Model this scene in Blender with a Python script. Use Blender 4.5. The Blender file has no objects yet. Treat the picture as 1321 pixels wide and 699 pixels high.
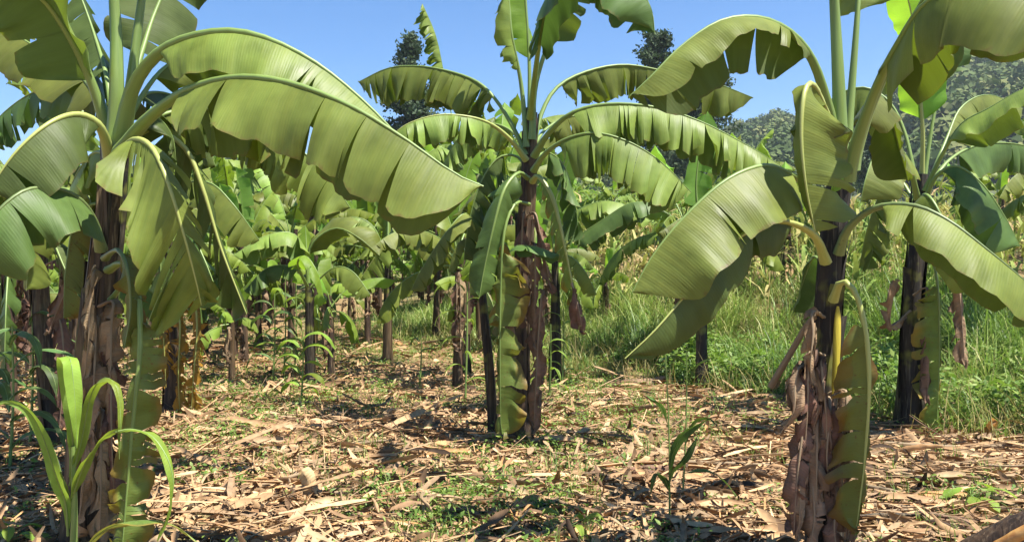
import bpy, math, random
import numpy as np
from mathutils import Vector
R = math.radians
C = bpy.context.scene.collection
scn = bpy.context.scene

# ------------------------------------------------------------------ camera, sky, sun
F_PX, W_PX, H_PX, CX, HY, CAMZ = 1000.0, 1321.0, 699.0, 660.5, 320.0, 1.55
cam = bpy.data.cameras.new('camera'); co = bpy.data.objects.new('camera', cam); C.objects.link(co)
co.location = (0, 0, CAMZ); co.rotation_euler = (R(90), 0, 0)
cam.sensor_width = 36; cam.lens = 36 * F_PX / W_PX
cam.shift_y = -(H_PX / 2 - HY) / W_PX
cam.clip_start = 0.05; cam.clip_end = 6000
scn.camera = co
SUN_EL, SUN_DIR = R(65), Vector((0.84, -0.54, 0)).normalized()      # horizontal direction towards the sun
w = bpy.data.worlds.new('World'); scn.world = w; w.use_nodes = True
nt = w.node_tree; bg = nt.nodes['Background']
sky = nt.nodes.new('ShaderNodeTexSky'); sky.sky_type = 'NISHITA'; sky.sun_disc = False
sky.sun_elevation = SUN_EL; sky.sun_rotation = math.atan2(SUN_DIR.x, SUN_DIR.y)
sky.altitude = 2200; sky.air_density = 1.0; sky.dust_density = 0.05; sky.ozone_density = 3.2
hsv = nt.nodes.new('ShaderNodeHueSaturation'); hsv.inputs['Saturation'].default_value = 1.34
nt.links.new(sky.outputs[0], hsv.inputs['Color']); nt.links.new(hsv.outputs[0], bg.inputs[0]); bg.inputs[1].default_value = 0.078
sl = bpy.data.lights.new('sun', 'SUN'); sl.energy = 5.0; sl.angle = R(0.5); sl.color = (1, .95, .87)
so = bpy.data.objects.new('sun', sl); C.objects.link(so)
sd = Vector((SUN_DIR.x * math.cos(SUN_EL), SUN_DIR.y * math.cos(SUN_EL), math.sin(SUN_EL)))
so.rotation_euler = (-sd).to_track_quat('-Z', 'Y').to_euler(); so.location = (10, -8, 20)
scn.view_settings.view_transform = 'Standard'; scn.view_settings.look = 'None'
scn.view_settings.exposure = 1.42; scn.view_settings.gamma = 1
scn.render.engine = 'CYCLES'
scn.cycles.max_bounces = 8; scn.cycles.diffuse_bounces = 3; scn.cycles.transmission_bounces = 4; scn.cycles.transparent_max_bounces = 6
scn.cycles.use_denoising = True

# ------------------------------------------------------------------ helpers
def P(px, py, d):                                     # a point seen at px, py and d metres ahead
    return np.array(((px - CX) / F_PX * d, d, CAMZ + (HY - py) / F_PX * d))

def hashn(ix, iy, seed=0):
    h = (ix * 374761393 + iy * 668265263 + seed * 1442695041) & 0x7fffffff
    h = ((h ^ (h >> 13)) * 1274126177) & 0x7fffffff
    return ((h ^ (h >> 16)) & 0xffff) / 65535.0
def vnoise(x, y, s, seed=0):                          # smooth value noise 0..1
    x = np.asarray(x, float) / s; y = np.asarray(y, float) / s
    ix = np.floor(x).astype(np.int64); iy = np.floor(y).astype(np.int64)
    fx = x - ix; fy = y - iy; fx = fx * fx * (3 - 2 * fx); fy = fy * fy * (3 - 2 * fy)
    a = hashn(ix, iy, seed); b = hashn(ix + 1, iy, seed); c = hashn(ix, iy + 1, seed); d = hashn(ix + 1, iy + 1, seed)
    return (a * (1 - fx) + b * fx) * (1 - fy) + (c * (1 - fx) + d * fx) * fy
def sst(a, b, x):
    t = np.clip((np.asarray(x, float) - a) / (b - a), 0, 1); return t * t * (3 - 2 * t)

def bank_t(x, y): return (x + y - 10.7) / 1.414 + (vnoise(x, y, 1.6, 5) - .5) * .9
def gz(x, y):                                         # terrain height
    x = np.asarray(x, float); y = np.asarray(y, float)
    z = (vnoise(x, y, 2.2, 1) - .5) * .10 + (vnoise(x, y, .5, 2) - .5) * .045
    z = z + .05 * np.clip(y - 13, 0, 40) + .03 * np.clip(y - 53, 0, 1e5) * (y < 300) * 0
    t = bank_t(x, y)
    m = sst(-3.2, .8, x)
    r = np.clip(t, 0, 7.5); b = np.where(r < 1.2, r * r / 2.4, r - .6) * .20
    z = z + m * (b - .03 * np.clip(y - 13, 0, 40))
    return z

def link(o, parent=None):
    C.objects.link(o)
    if parent is not None: o.parent = parent
    return o
def tag(o, label=None, cat=None, group=None, kind=None):
    if label: o['label'] = label
    if cat: o['category'] = cat
    if group: o['group'] = group
    if kind: o['kind'] = kind
    return o
def empty(name, loc, label, cat, group=None):
    o = bpy.data.objects.new(name, None); o.empty_display_size = .2; link(o); o.location = [float(v) for v in loc]
    return tag(o, label, cat, group)

def mesh_np(name, V, Q, mat, uv=None, attr=None, smooth=True):
    """V nx3, Q mx4 (quads) or mx3, uv per vertex nx2, attr per vertex n"""
    me = bpy.data.meshes.new(name)
    V = np.ascontiguousarray(V, dtype=np.float32); Q = np.ascontiguousarray(Q, dtype=np.int32)
    k = Q.shape[1]; m = len(Q)
    me.vertices.add(len(V)); me.vertices.foreach_set('co', V.ravel())
    me.loops.add(m * k); me.loops.foreach_set('vertex_index', Q.ravel())
    me.polygons.add(m); me.polygons.foreach_set('loop_start', np.arange(0, m * k, k, dtype=np.int32))
    try: me.polygons.foreach_set('loop_total', np.full(m, k, dtype=np.int32))
    except Exception: pass
    if smooth: me.polygons.foreach_set('use_smooth', np.ones(m, dtype=bool))
    if uv is not None:
        ul = me.uv_layers.new(name='UVMap'); ul.data.foreach_set('uv', np.ascontiguousarray(uv[Q.ravel()], dtype=np.float32).ravel())
    if attr is not None:
        a = me.attributes.new('rnd', 'FLOAT', 'POINT'); a.data.foreach_set('value', np.ascontiguousarray(attr, dtype=np.float32))
    me.update(calc_edges=True)
    me.materials.append(mat)
    return me
def obj(name, me, parent=None, loc=None):
    o = bpy.data.objects.new(name, me); link(o, parent)
    if loc is not None: o.location = [float(v) for v in loc]
    return o
class Acc:                                            # collects pieces of ONE mesh
    def __init__(s): s.V = []; s.Q = []; s.U = []; s.A = []; s.n = 0
    def add(s, V, Q, U=None, a=0.5):
        s.V.append(V); s.Q.append(np.asarray(Q) + s.n); s.n += len(V)
        s.U.append(np.zeros((len(V), 2)) if U is None else U)
        s.A.append(np.full(len(V), a) if np.isscalar(a) else a)
    def mesh(s, name, mat, off=(0, 0, 0), smooth=True):
        return mesh_np(name, np.vstack(s.V) - np.asarray(off, float), np.vstack(s.Q), mat, np.vstack(s.U), np.concatenate(s.A), smooth)

def gridq(nr, nc, flip=False, wrap=False):
    i, j = np.meshgrid(np.arange(nr - 1), np.arange(nc if wrap else nc - 1), indexing='ij')
    j2 = (j + 1) % nc
    q = np.stack([i * nc + j, i * nc + j2, (i + 1) * nc + j2, (i + 1) * nc + j], -1).reshape(-1, 4)
    return q[:, ::-1] if flip else q

# ------------------------------------------------------------------ materials
def newmat(name):
    m = bpy.data.materials.new(name); m.use_nodes = True; t = m.node_tree
    return m, t, t.nodes, t.links, t.nodes['Principled BSDF']
def N(t, typ, **kw):
    n = t.nodes.new(typ)
    for k, v in kw.items():
        if k in ('operation', 'blend_type', 'data_type', 'wave_type', 'bands_direction', 'attribute_name', 'noise_dimensions'): setattr(n, k, v)
        else: n.inputs[k].default_value = v
    return n
def mixc(t, fac, a, b):
    n = t.nodes.new('ShaderNodeMix'); n.data_type = 'RGBA'
    for i, v in ((0, fac), (6, a), (7, b)):
        if isinstance(v, bpy.types.NodeSocket): t.links.new(v, n.inputs[i])
        else: n.inputs[i].default_value = v if i == 0 else (*v, 1)
    return n.outputs[2]
def mth(t, op, a, b=None, c=None, clamp=False):
    n = t.nodes.new('ShaderNodeMath'); n.operation = op; n.use_clamp = clamp
    for i, v in enumerate((a, b, c)):
        if v is None: continue
        if isinstance(v, bpy.types.NodeSocket): t.links.new(v, n.inputs[i])
        else: n.inputs[i].default_value = v
    return n.outputs[0]
def rng(t, v, a, b, c=0., d=1.):
    n = t.nodes.new('ShaderNodeMapRange'); t.links.new(v, n.inputs[0])
    for i, x in enumerate((a, b, c, d)): n.inputs[i + 1].default_value = x
    return n.outputs[0]
def noise(t, coord, scale, detail=3, sc=None, rough=.55):
    if sc is not None:
        mp = t.nodes.new('ShaderNodeMapping'); mp.inputs['Scale'].default_value = sc; t.links.new(coord, mp.inputs[0]); coord = mp.outputs[0]
    n = t.nodes.new('ShaderNodeTexNoise'); n.inputs['Scale'].default_value = scale; n.inputs['Detail'].default_value = detail
    n.inputs['Roughness'].default_value = rough; t.links.new(coord, n.inputs['Vector']); return n.outputs[0]

def leaf_mat(name, top, under, trans, edge=(.16, .10, .035), edge_amt=.15, mottled=.25, tfac=.27, rough=.48, spec=.28, yellow=0.0, yc=(.55, .38, .03)):
    m, t, ns, ln, bs = newmat(name)
    uv = ns.new('ShaderNodeUVMap').outputs[0]; oc = ns.new('ShaderNodeTexCoord').outputs['Object']
    oi = ns.new('ShaderNodeObjectInfo').outputs['Random']
    sep = ns.new('ShaderNodeSeparateXYZ'); ln.new(uv, sep.inputs[0]); u, v = sep.outputs[0], sep.outputs[1]
    geo = ns.new('ShaderNodeNewGeometry')
    n1 = noise(t, oc, 5, 3)
    n2 = noise(t, uv, 1, 3, (26, .8, 1))               # streaks along the side veins
    n3 = noise(t, oc, 38, 2)
    vein = N(t, 'ShaderNodeTexWave', wave_type='BANDS', bands_direction='X'); vein.inputs['Scale'].default_value = 24
    vein.inputs['Distortion'].default_value = .6; ln.new(uv, vein.inputs[0])
    bright = tuple(min(1, c * 1.45) for c in top); dark = tuple(c * .68 for c in top)
    c = mixc(t, rng(t, n1, .3, .7), dark, bright)
    c = mixc(t, mth(t, 'MULTIPLY', rng(t, n2, .35, .7), mottled), c, tuple(min(1, x * y) for x, y in zip(top, (1.8, 1.5, 1.4))))
    c = mixc(t, mth(t, 'MULTIPLY', vein.outputs[1], .14), c, dark)
    uc = mixc(t, rng(t, n2, .3, .7), tuple(x * .85 for x in under), tuple(x * 1.15 for x in under))
    c = mixc(t, geo.outputs['Backfacing'], c, uc)
    c = mixc(t, rng(t, noise(t, oc, 3.2, 4, None, .7), .56, .74, 0, .35), c, tuple(min(1, x * 1.4 + .008) for x in top))
    c = mixc(t, rng(t, noise(t, uv, 1, 5, (60, 7, 1), .75), .66, .74, 0, .55), c, (.13, .085, .03))
    if yellow > 0:
        ym = mth(t, 'ADD', mth(t, 'MULTIPLY', v, .9), mth(t, 'MULTIPLY', n1, 1.2))
        c = mixc(t, rng(t, ym, 1.45 - yellow, 1.75 - yellow), c, yc)
        c = mixc(t, rng(t, noise(t, oc, 60, 3), .62, .70, 0, .8), c, (.14, .06, .02))
    em = mth(t, 'ADD', v, mth(t, 'MULTIPLY', n3, .25))
    em = rng(t, em, 1.13 - edge_amt * .35, 1.18)
    c = mixc(t, mth(t, 'MULTIPLY', em, .85), c, edge)
    hs = ns.new('ShaderNodeHueSaturation'); ln.new(c, hs.inputs['Color'])
    ln.new(rng(t, oi, 0, 1, .474, .516), hs.inputs['Hue']); ln.new(rng(t, oi, 0, 1, .68, 1.3), hs.inputs['Value'])
    c = hs.outputs[0]
    ln.new(c, bs.inputs['Base Color'])
    ln.new(mth(t, 'ADD', mth(t, 'MULTIPLY', geo.outputs['Backfacing'], .2), rng(t, n1, .3, .7, rough - .06, rough + .1)), bs.inputs['Roughness'])
    bs.inputs['Specular IOR Level'].default_value = spec
    bp = ns.new('ShaderNodeBump'); bp.inputs['Strength'].default_value = .28 if spec > .2 else .9; bp.inputs['Distance'].default_value = .004
    hh = mth(t, 'ADD', mth(t, 'MULTIPLY', vein.outputs[1], .22), mth(t, 'MULTIPLY', n2, 3.0))
    ln.new(hh, bp.inputs['Height']); ln.new(bp.outputs[0], bs.inputs['Normal'])
    tr = ns.new('ShaderNodeBsdfTranslucent')
    tc = mixc(t, .6, c, trans); ln.new(tc, tr.inputs[0])
    mx = ns.new('ShaderNodeMixShader'); mx.inputs[0].default_value = tfac
    ln.new(bs.outputs[0], mx.inputs[1]); ln.new(tr.outputs[0], mx.inputs[2])
    ln.new(mx.outputs[0], ns['Material Output'].inputs[0])
    return m
M = {}
M['leaf'] = leaf_mat('banana_leaf_green', (.138, .190, .036), (.075, .115, .030), (.30, .42, .015), mottled=.35)  # underside colour darkened to hold the shade below the leaf
M['young'] = leaf_mat('banana_leaf_fresh', (.15, .27, .035), (.14, .26, .05), (.45, .75, .03), mottled=.2, tfac=.45, edge_amt=0)
M['deep'] = leaf_mat('banana_leaf_deep_shaded', (.075, .125, .030), (.062, .105, .028), (.16, .30, .03), mottled=.2)  # deep green; also puts shade into the colour of leaves hanging in shadow
M['sick'] = leaf_mat('banana_leaf_yellowing', (.11, .17, .035), (.13, .18, .05), (.45, .45, .03), edge_amt=1.6, yellow=.28, yc=(.34, .25, .035), tfac=.25, mottled=.5)
M['amber'] = leaf_mat('banana_leaf_amber', (.22, .17, .035), (.25, .16, .05), (.5, .3, .04), edge_amt=.8, yellow=.6, yc=(.42, .24, .03), tfac=.35)
M['dry'] = leaf_mat('banana_leaf_dry', (.19, .135, .085), (.24, .18, .115), (.35, .2, .08), edge=(.08, .045, .025), edge_amt=1.2, mottled=.9, rough=.8, spec=.15, tfac=.12)
M['fresh'] = leaf_mat('banana_leaf_bright', (.165, .235, .035), (.10, .16, .035), (.40, .60, .02), mottled=.3, tfac=.34)
M['pale'] = leaf_mat('dry_leaf_pale', (.46, .34, .19), (.42, .30, .17), (.5, .35, .15), edge=(.2, .12, .06), mottled=.4, rough=.8, spec=.15, tfac=.15)
M['maize'] = leaf_mat('maize_leaf', (.17, .26, .035), (.17, .25, .05), (.5, .7, .04), edge_amt=0, tfac=.4, mottled=.1)
M['maized'] = leaf_mat('maize_leaf_dull', (.07, .13, .04), (.08, .13, .05), (.2, .35, .04), edge_amt=.2, tfac=.3, mottled=.1)

def rib_mat(name, a, b, rough=.45, spots=0.):
    m, t, ns, ln, bs = newmat(name)
    oc = ns.new('ShaderNodeTexCoord').outputs['Object']; uv = ns.new('ShaderNodeUVMap').outputs[0]
    n = noise(t, uv, 1, 3, (3, 9, 1)); c = mixc(t, rng(t, n, .3, .7), a, b)
    if spots: c = mixc(t, rng(t, noise(t, oc, 30, 4), .62, .72, 0, spots), c, (.04, .025, .02))
    ln.new(c, bs.inputs['Base Color']); bs.inputs['Roughness'].default_value = rough
    return m
M['rib'] = rib_mat('midrib_green', (.13, .20, .045), (.20, .28, .07))
M['ribdark'] = rib_mat('petiole_green', (.10, .15, .045), (.17, .22, .07), spots=.5)
M['riby'] = rib_mat('midrib_yellow', (.27, .31, .07), (.36, .39, .12))
M['ribd'] = rib_mat('midrib_dry', (.20, .14, .08), (.30, .22, .13), .8)

def stem_mat(name, base, dark, light, green, gamt=.25):
    m, t, ns, ln, bs = newmat(name)
    oc = ns.new('ShaderNodeTexCoord').outputs['Object']
    a = noise(t, oc, 1, 5, (26, 26, 1.6)); b = noise(t, oc, 1, 4, (7, 7, 2.2)); d = noise(t, oc, 1, 5, (70, 70, 5)); e = noise(t, oc, 1, 3, (4, 4, 3.5))
    c = mixc(t, rng(t, a, .35, .65), dark, base)
    c = mixc(t, rng(t, b, .5, .72), c, dark)
    c = mixc(t, mth(t, 'MULTIPLY', rng(t, d, .54, .74), .6), c, light)
    c = mixc(t, mth(t, 'MULTIPLY', rng(t, e, .54, .62), gamt), c, green)
    ln.new(c, bs.inputs['Base Color']); bs.inputs['Roughness'].default_value = .62; bs.inputs['Specular IOR Level'].default_value = .35
    bp = ns.new('ShaderNodeBump'); bp.inputs['Strength'].default_value = .7; bp.inputs['Distance'].default_value = .008
    ln.new(mth(t, 'ADD', a, mth(t, 'MULTIPLY', d, .6)), bp.inputs['Height']); ln.new(bp.outputs[0], bs.inputs['Normal'])
    return m
M['stem'] = stem_mat('pseudostem_dark', (.034, .026, .016), (.008, .007, .006), (.22, .19, .13), (.17, .18, .03), .75)
M['stemb'] = stem_mat('pseudostem_brown', (.095, .058, .034), (.020, .013, .010), (.28, .20, .12), (.14, .14, .04), .35)
M['sheath'] = stem_mat('dry_sheath', (.105, .066, .032), (.020, .014, .008), (.30, .235, .13), (.20, .17, .06), .2)
M['sheathy'] = stem_mat('yellow_sheath', (.50, .42, .04), (.35, .25, .03), (.55, .5, .10), (.3, .35, .04), .3)
M['bark'] = stem_mat('tree_bark', (.11, .09, .07), (.05, .04, .03), (.2, .17, .14), (.08, .09, .05), .2)

def ramp_mat(name, cols, rough=.8, transl=0., tcol=(.4, .5, .05), spec=.2, var=(.75, 1.25)):
    """colour of every piece from its own random number, plus grain"""
    m, t, ns, ln, bs = newmat(name)
    at = ns.new('ShaderNodeAttribute'); at.attribute_name = 'rnd'
    cr = ns.new('ShaderNodeValToRGB'); els = cr.color_ramp.elements
    while len(els) < len(cols): els.new(.5)
    for i, c in enumerate(cols): els[i].position = i / (len(cols) - 1); els[i].color = (*c, 1)
    ln.new(at.outputs['Fac'], cr.inputs[0])
    oc = ns.new('ShaderNodeTexCoord').outputs['Object']
    hs = ns.new('ShaderNodeHueSaturation'); ln.new(cr.outputs[0], hs.inputs['Color'])
    ln.new(rng(t, noise(t, oc, 22, 4), .3, .7, *var), hs.inputs['Value'])
    ln.new(hs.outputs[0], bs.inputs['Base Color']); bs.inputs['Roughness'].default_value = rough; bs.inputs['Specular IOR Level'].default_value = spec
    if transl:
        tr = ns.new('ShaderNodeBsdfTranslucent'); ln.new(mixc(t, .5, hs.outputs[0], tcol), tr.inputs[0])
        mx = ns.new('ShaderNodeMixShader'); mx.inputs[0].default_value = transl
        ln.new(bs.outputs[0], mx.inputs[1]); ln.new(tr.outputs[0], mx.inputs[2]); ln.new(mx.outputs[0], ns['Material Output'].inputs[0])
    return m
M['litter'] = ramp_mat('dry_litter', [(.05, .032, .02), (.15, .09, .048), (.29, .175, .09), (.45, .285, .145), (.23, .155, .09), (.56, .395, .22), (.47, .26, .11)])
M['herb'] = ramp_mat('herb_leaves', [(.06, .12, .02), (.11, .19, .03), (.18, .26, .05), (.26, .30, .06)], .55, .3, (.3, .55, .04), .4)
M['grass'] = ramp_mat('bank_grass', [(.04, .085, .02), (.10, .18, .035), (.18, .28, .055), (.29, .35, .09), (.44, .41, .17)], .5, .3, (.3, .5, .05), .4)
M['drygrass'] = ramp_mat('straw_grass', [(.18, .20, .05), (.30, .26, .10), (.36, .28, .13), (.24, .24, .07)], .7, .25, (.5, .45, .1))
M['field'] = ramp_mat('maize_field', [(.09, .16, .03), (.17, .25, .05), (.28, .32, .08), (.40, .34, .14), (.46, .32, .16)], .7, .25, (.4, .45, .08))
M['forest'] = ramp_mat('forest_leaves', [(.045, .075, .025), (.08, .115, .04), (.12, .15, .05), (.18, .18, .07)], .8, .1, (.1, .2, .03), .1)
M['needles'] = ramp_mat('conifer_needles', [(.035, .055, .028), (.06, .09, .045), (.09, .12, .06)], .7, .12, (.1, .2, .04), .2)

def ground_mat():
    m, t, ns, ln, bs = newmat('soil')
    oc = ns.new('ShaderNodeTexCoord').outputs['Object']
    a = noise(t, oc, .9, 5); b = noise(t, oc, 9, 6); d = noise(t, oc, 60, 4); e = noise(t, oc, .25, 3)
    c = mixc(t, rng(t, b, .35, .65), (.20, .11, .05), (.34, .20, .095))
    c = mixc(t, rng(t, d, .5, .7, 0, .6), c, (.10, .06, .035))
    g = mixc(t, rng(t, b, .4, .6), (.07, .10, .03), (.13, .16, .05))
    c = mixc(t, rng(t, a, .48, .62, 0, .6), c, g)
    sp = ns.new('ShaderNodeSeparateXYZ'); ln.new(oc, sp.inputs[0])
    c = mixc(t, rng(t, sp.outputs[1], 12, 30, 0, .85), c, g)
    ln.new(c, bs.inputs['Base Color']); bs.inputs['Roughness'].default_value = .95
    bp = ns.new('ShaderNodeBump'); bp.inputs['Strength'].default_value = .8; bp.inputs['Distance'].default_value = .03
    ln.new(mth(t, 'ADD', b, mth(t, 'MULTIPLY', d, .4)), bp.inputs['Height']); ln.new(bp.outputs[0], bs.inputs['Normal'])
    return m
M['soil'] = ground_mat()
def hill_mat():
    m, t, ns, ln, bs = newmat('hillside')
    oc = ns.new('ShaderNodeTexCoord').outputs['Object']
    b = noise(t, oc, .05, 6); d = noise(t, oc, .4, 5)
    c = mixc(t, rng(t, d, .35, .65), (.035, .05, .022), (.08, .095, .04))
    c = mixc(t, rng(t, b, .58, .66, 0, .7), c, (.20, .15, .10))
    ln.new(c, bs.inputs['Base Color']); bs.inputs['Roughness'].default_value = .95
    return m
M['hill'] = hill_mat()

# ------------------------------------------------------------------ curves and leaves
def spline(pts, n=96):
    p = np.array(pts, float)
    if len(p) == 2: p = np.vstack([p[0], (p[0] + p[1]) / 2, p[1]])
    e = np.vstack([2 * p[0] - p[1], p, 2 * p[-1] - p[-2]]); out = []
    for i in range(len(p) - 1):
        a, b, c, d = e[i:i + 4]; t = np.linspace(0, 1, 24, endpoint=False)[:, None]
        out.append(.5 * (2 * b + (c - a) * t + (2 * a - 5 * b + 4 * c - d) * t * t + (3 * b - a - 3 * c + d) * t ** 3))
    q = np.vstack(out + [p[-1:]]); L = np.r_[0, np.cumsum(np.linalg.norm(np.diff(q, axis=0), axis=1))]
    s = np.linspace(0, L[-1], n)
    return np.stack([np.interp(s, L, q[:, k]) for k in range(3)], 1), L[-1]
def unit(v): return v / np.maximum(np.linalg.norm(v, axis=-1, keepdims=True), 1e-9)
def frames(q, up, roll=(0, 0)):
    T = unit(np.gradient(q, axis=0)); n = up - T[0] * np.dot(up, T[0])
    if np.linalg.norm(n) < .05: n = np.array((0, -1., 0)) - T[0] * T[0][1] * -1
    Ns = [unit(n)]
    for i in range(1, len(q)):
        n = Ns[-1] - T[i] * np.dot(Ns[-1], T[i]); Ns.append(unit(n))
    Nn = np.array(Ns); S = np.cross(T, Nn)
    a = np.radians(np.linspace(roll[0], roll[1], len(q)))[:, None]
    N2 = Nn * np.cos(a) + S * np.sin(a)
    return T, N2, np.cross(T, N2)

def tube(q, rad, sides=8, off=None, flat=1., T=None, Nn=None, S=None, vscale=1.):
    if T is None: T, Nn, S = frames(q, np.array((0.01, -1., .02)))
    a = np.linspace(0, 2 * np.pi, sides, endpoint=False)
    r = np.asarray(rad)[:, None, None]
    V = q[:, None] + r * (np.cos(a)[None, :, None] * S[:, None] + flat * np.sin(a)[None, :, None] * Nn[:, None])
    n = len(q); U = np.stack(np.broadcast_arrays(np.linspace(0, vscale, n)[:, None], (a / 6.283)[None]), -1).reshape(-1, 2)
    return V.reshape(-1, 3), gridq(n, sides, wrap=True), U

def leaf(parent, root, pts, s0=.25, W=.27, droop=(50, 60), wl=(1, 1), tear=.5, grav=.15, roll=(0, 0), sweep=.15, seed=0, mat='leaf',
         rib='rib', r0=.022, nv=6, crumple=0., label=None, up=(0, 0, 1), world=True, dens=1., name='leaf', gap=.16, tipw=.80, basew=.07, px=True, face=0., up0=None):
    rs = np.random.RandomState(seed + 11)
    if px: pts = [P(*p) for p in pts]
    q, L = spline(pts); T, Nn, S = frames(q, np.array(up, float), roll)
    if face:                                          # a hanging leaf that turns its upper side outwards
        tg = np.array((0, -1., 0)) - T * T[:, 1:2] * -1; wf_ = (face * sst(.08, .4, np.linspace(0, 1, len(q))))[:, None]
        Nn = unit(Nn * (1 - wf_) + unit(tg) * wf_); S = np.cross(T, Nn)
    ss = np.linspace(0, 1, len(q))
    f = lambda A, t: np.stack([np.interp(t, ss, A[:, k]) for k in range(3)], -1)
    sgA = 1 if np.mean(S[:, 1] + .5 * S[:, 0]) < 0 else -1       # side A: nearer the camera, else to the left
    Lb = L * (1 - s0); acc = Acc()
    for side, dr, wf in ((sgA, droop[0], wl[0]), (-sgA, droop[1], wl[1])):
        if wf <= 0: continue
        nt_ = int(round(tear * Lb * 13 * (0.8 + .4 * rs.rand())))
        cuts = np.sort(rs.rand(nt_)) if nt_ else np.array([])
        cuts = np.r_[0, cuts[(cuts > .03) & (cuts < .985)], 1]
        keep = [0]
        for c in cuts[1:]:
            if c - cuts[keep[-1]] > .018 or c == 1: keep.append(list(cuts).index(c))
        cuts = cuts[keep]
        ph = rs.rand(4) * 6.28
        vts = np.clip(rs.rand(len(cuts)) ** 2.2, .02, .85)
        for a, b, vt0, vt1 in zip(cuts[:-1], cuts[1:], vts[:-1], vts[1:]):
            nc = max(2, int(math.ceil((b - a) * Lb / .034 * dens)) + 1)
            x = np.linspace(a, b, nc); xc = (a + b) / 2; vt = min(vt0, vt1) if nt_ else 1.
            dth = rs.standard_t(3) * 13 * min(1, tear * 1.6) if nt_ else 0; tw = rs.normal(0, 44) * min(1, tear * 1.6) if nt_ else 0; gex = abs(rs.normal(0, .22)) * min(1, tear * 1.5) if nt_ else 0
            wv = 1 + rs.normal(-.01, .045) * (nt_ > 0) * min(1, tear * 1.5); sw = sweep + rs.normal(0, .07) * (nt_ > 0)
            v = np.linspace(0, 1, nv + 1)
            op = np.clip((v - vt) / (1 - vt + 1e-6), 0, 1) if nt_ else v * 0
            X = xc + (x[:, None] - xc) * (1 - gap * op[None] ** 1.3 * (nt_ > 0))
            t = s0 + X * (1 - s0)
            prof = np.minimum(1, (np.maximum(X, 0) / basew + .06) ** .6) * (1 - np.maximum(0, (X - tipw) / (1 - tipw)) ** 1.9)
            edge = 1 - .05 * np.abs((X - xc) / max(b - a, 1e-3) * 2) ** 3 * (nt_ > 0)
            gp = gap * (.2 + 2.2 * rs.rand() ** 2) if False else gap
            wdt = W * wf * prof * wv * edge
            cur = f(q, t[:, 0]).copy(); pos = [cur.copy()]
            wob = 8 * np.sin(X * 7 + ph[0]) + 3 * np.sin(X * 19 + ph[1])
            for k in range(nv):
                vm = (k + .5) / nv; tk = t[:, k + 1]; Tk, Nk, Sk = f(T, tk), f(Nn, tk), f(S, tk)
                th = np.radians(dr * (.80 + .32 * vm) + wob[:, k] * (.3 + vm) + dth * op[k + 1]
                                + (tw * (x - xc) / max(b - a, 1e-3) + 3.5 * np.sin(x * Lb * 36 + ph[2] + 2 * np.sin(x * 11))) * (.25 + vm) * (.4 + op[k + 1]) + 10 * ((x - xc) / max(b - a, 1e-3) * 2) ** 2 * op[k + 1])
                d = np.cos(th)[:, None] * side * Sk - np.sin(th)[:, None] * Nk + (sw) * Tk
                d[:, 2] -= (grav * (.4 + vm) + gex * op[k + 1] * 2)
                d = unit(d)
                base = f(q, tk) - f(q, t[:, k])
                cur = cur + d * (wdt[:, k + 1] / nv)[:, None] + base
                pos.append(cur.copy())
            V = np.stack(pos, 1)                             # nc, nv+1, 3
            rip = (.002 + .0085 * min(1, tear)) * np.sin(x * Lb * 52 + ph[3] + 3 * np.sin(x * 7 + ph[1])) + .009 * np.sin(x * Lb * 19 + ph[2])
            V = V + rip[:, None, None] * (v ** .7)[None, :, None] * f(Nn, t.ravel()).reshape(V.shape)
            if crumple: 
                X3 = X * Lb * 9 + 40 * (side + 2); V3 = np.broadcast_to(v[None] * 3.2, X.shape)
                V = V + (np.stack([vnoise(X3, V3, 1, seed + 7), vnoise(X3, V3, 1, seed + 8), vnoise(X3, V3, 1, seed + 9)], -1) - .5) * crumple * 3.2 * (v ** .8)[None, :, None] + (rs.rand(*V.shape) - .5) * crumple * .25 * v[None, :, None]
            U = np.stack([X * Lb, np.broadcast_to(v, X.shape)], -1)
            acc.add(V.reshape(-1, 3), gridq(nc, nv + 1, flip=(side < 0)), U.reshape(-1, 2))
    off = root if world else (0, 0, 0)
    lo = obj(name, acc.mesh(name, M[mat], off), parent)
    if label: lo['label'] = label
    n = max(10, int(26 * dens)); tt = np.linspace(0, 1, n)
    rad = r0 * (.13 + .87 * (1 - tt) ** 1.25) * (1 + .35 * np.exp(-tt * 22)); Nk = f(Nn, tt)
    V, Q, U = tube(f(q, tt) - Nk * (rad * .45)[:, None], rad, 6 if dens < .9 else 8, T=f(T, tt), Nn=unit(Nk), S=unit(f(S, tt)), flat=.8, vscale=L)
    obj('midrib', mesh_np('midrib', V - np.asarray(off, float), Q, M[rib], U), lo)
    return lo

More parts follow.
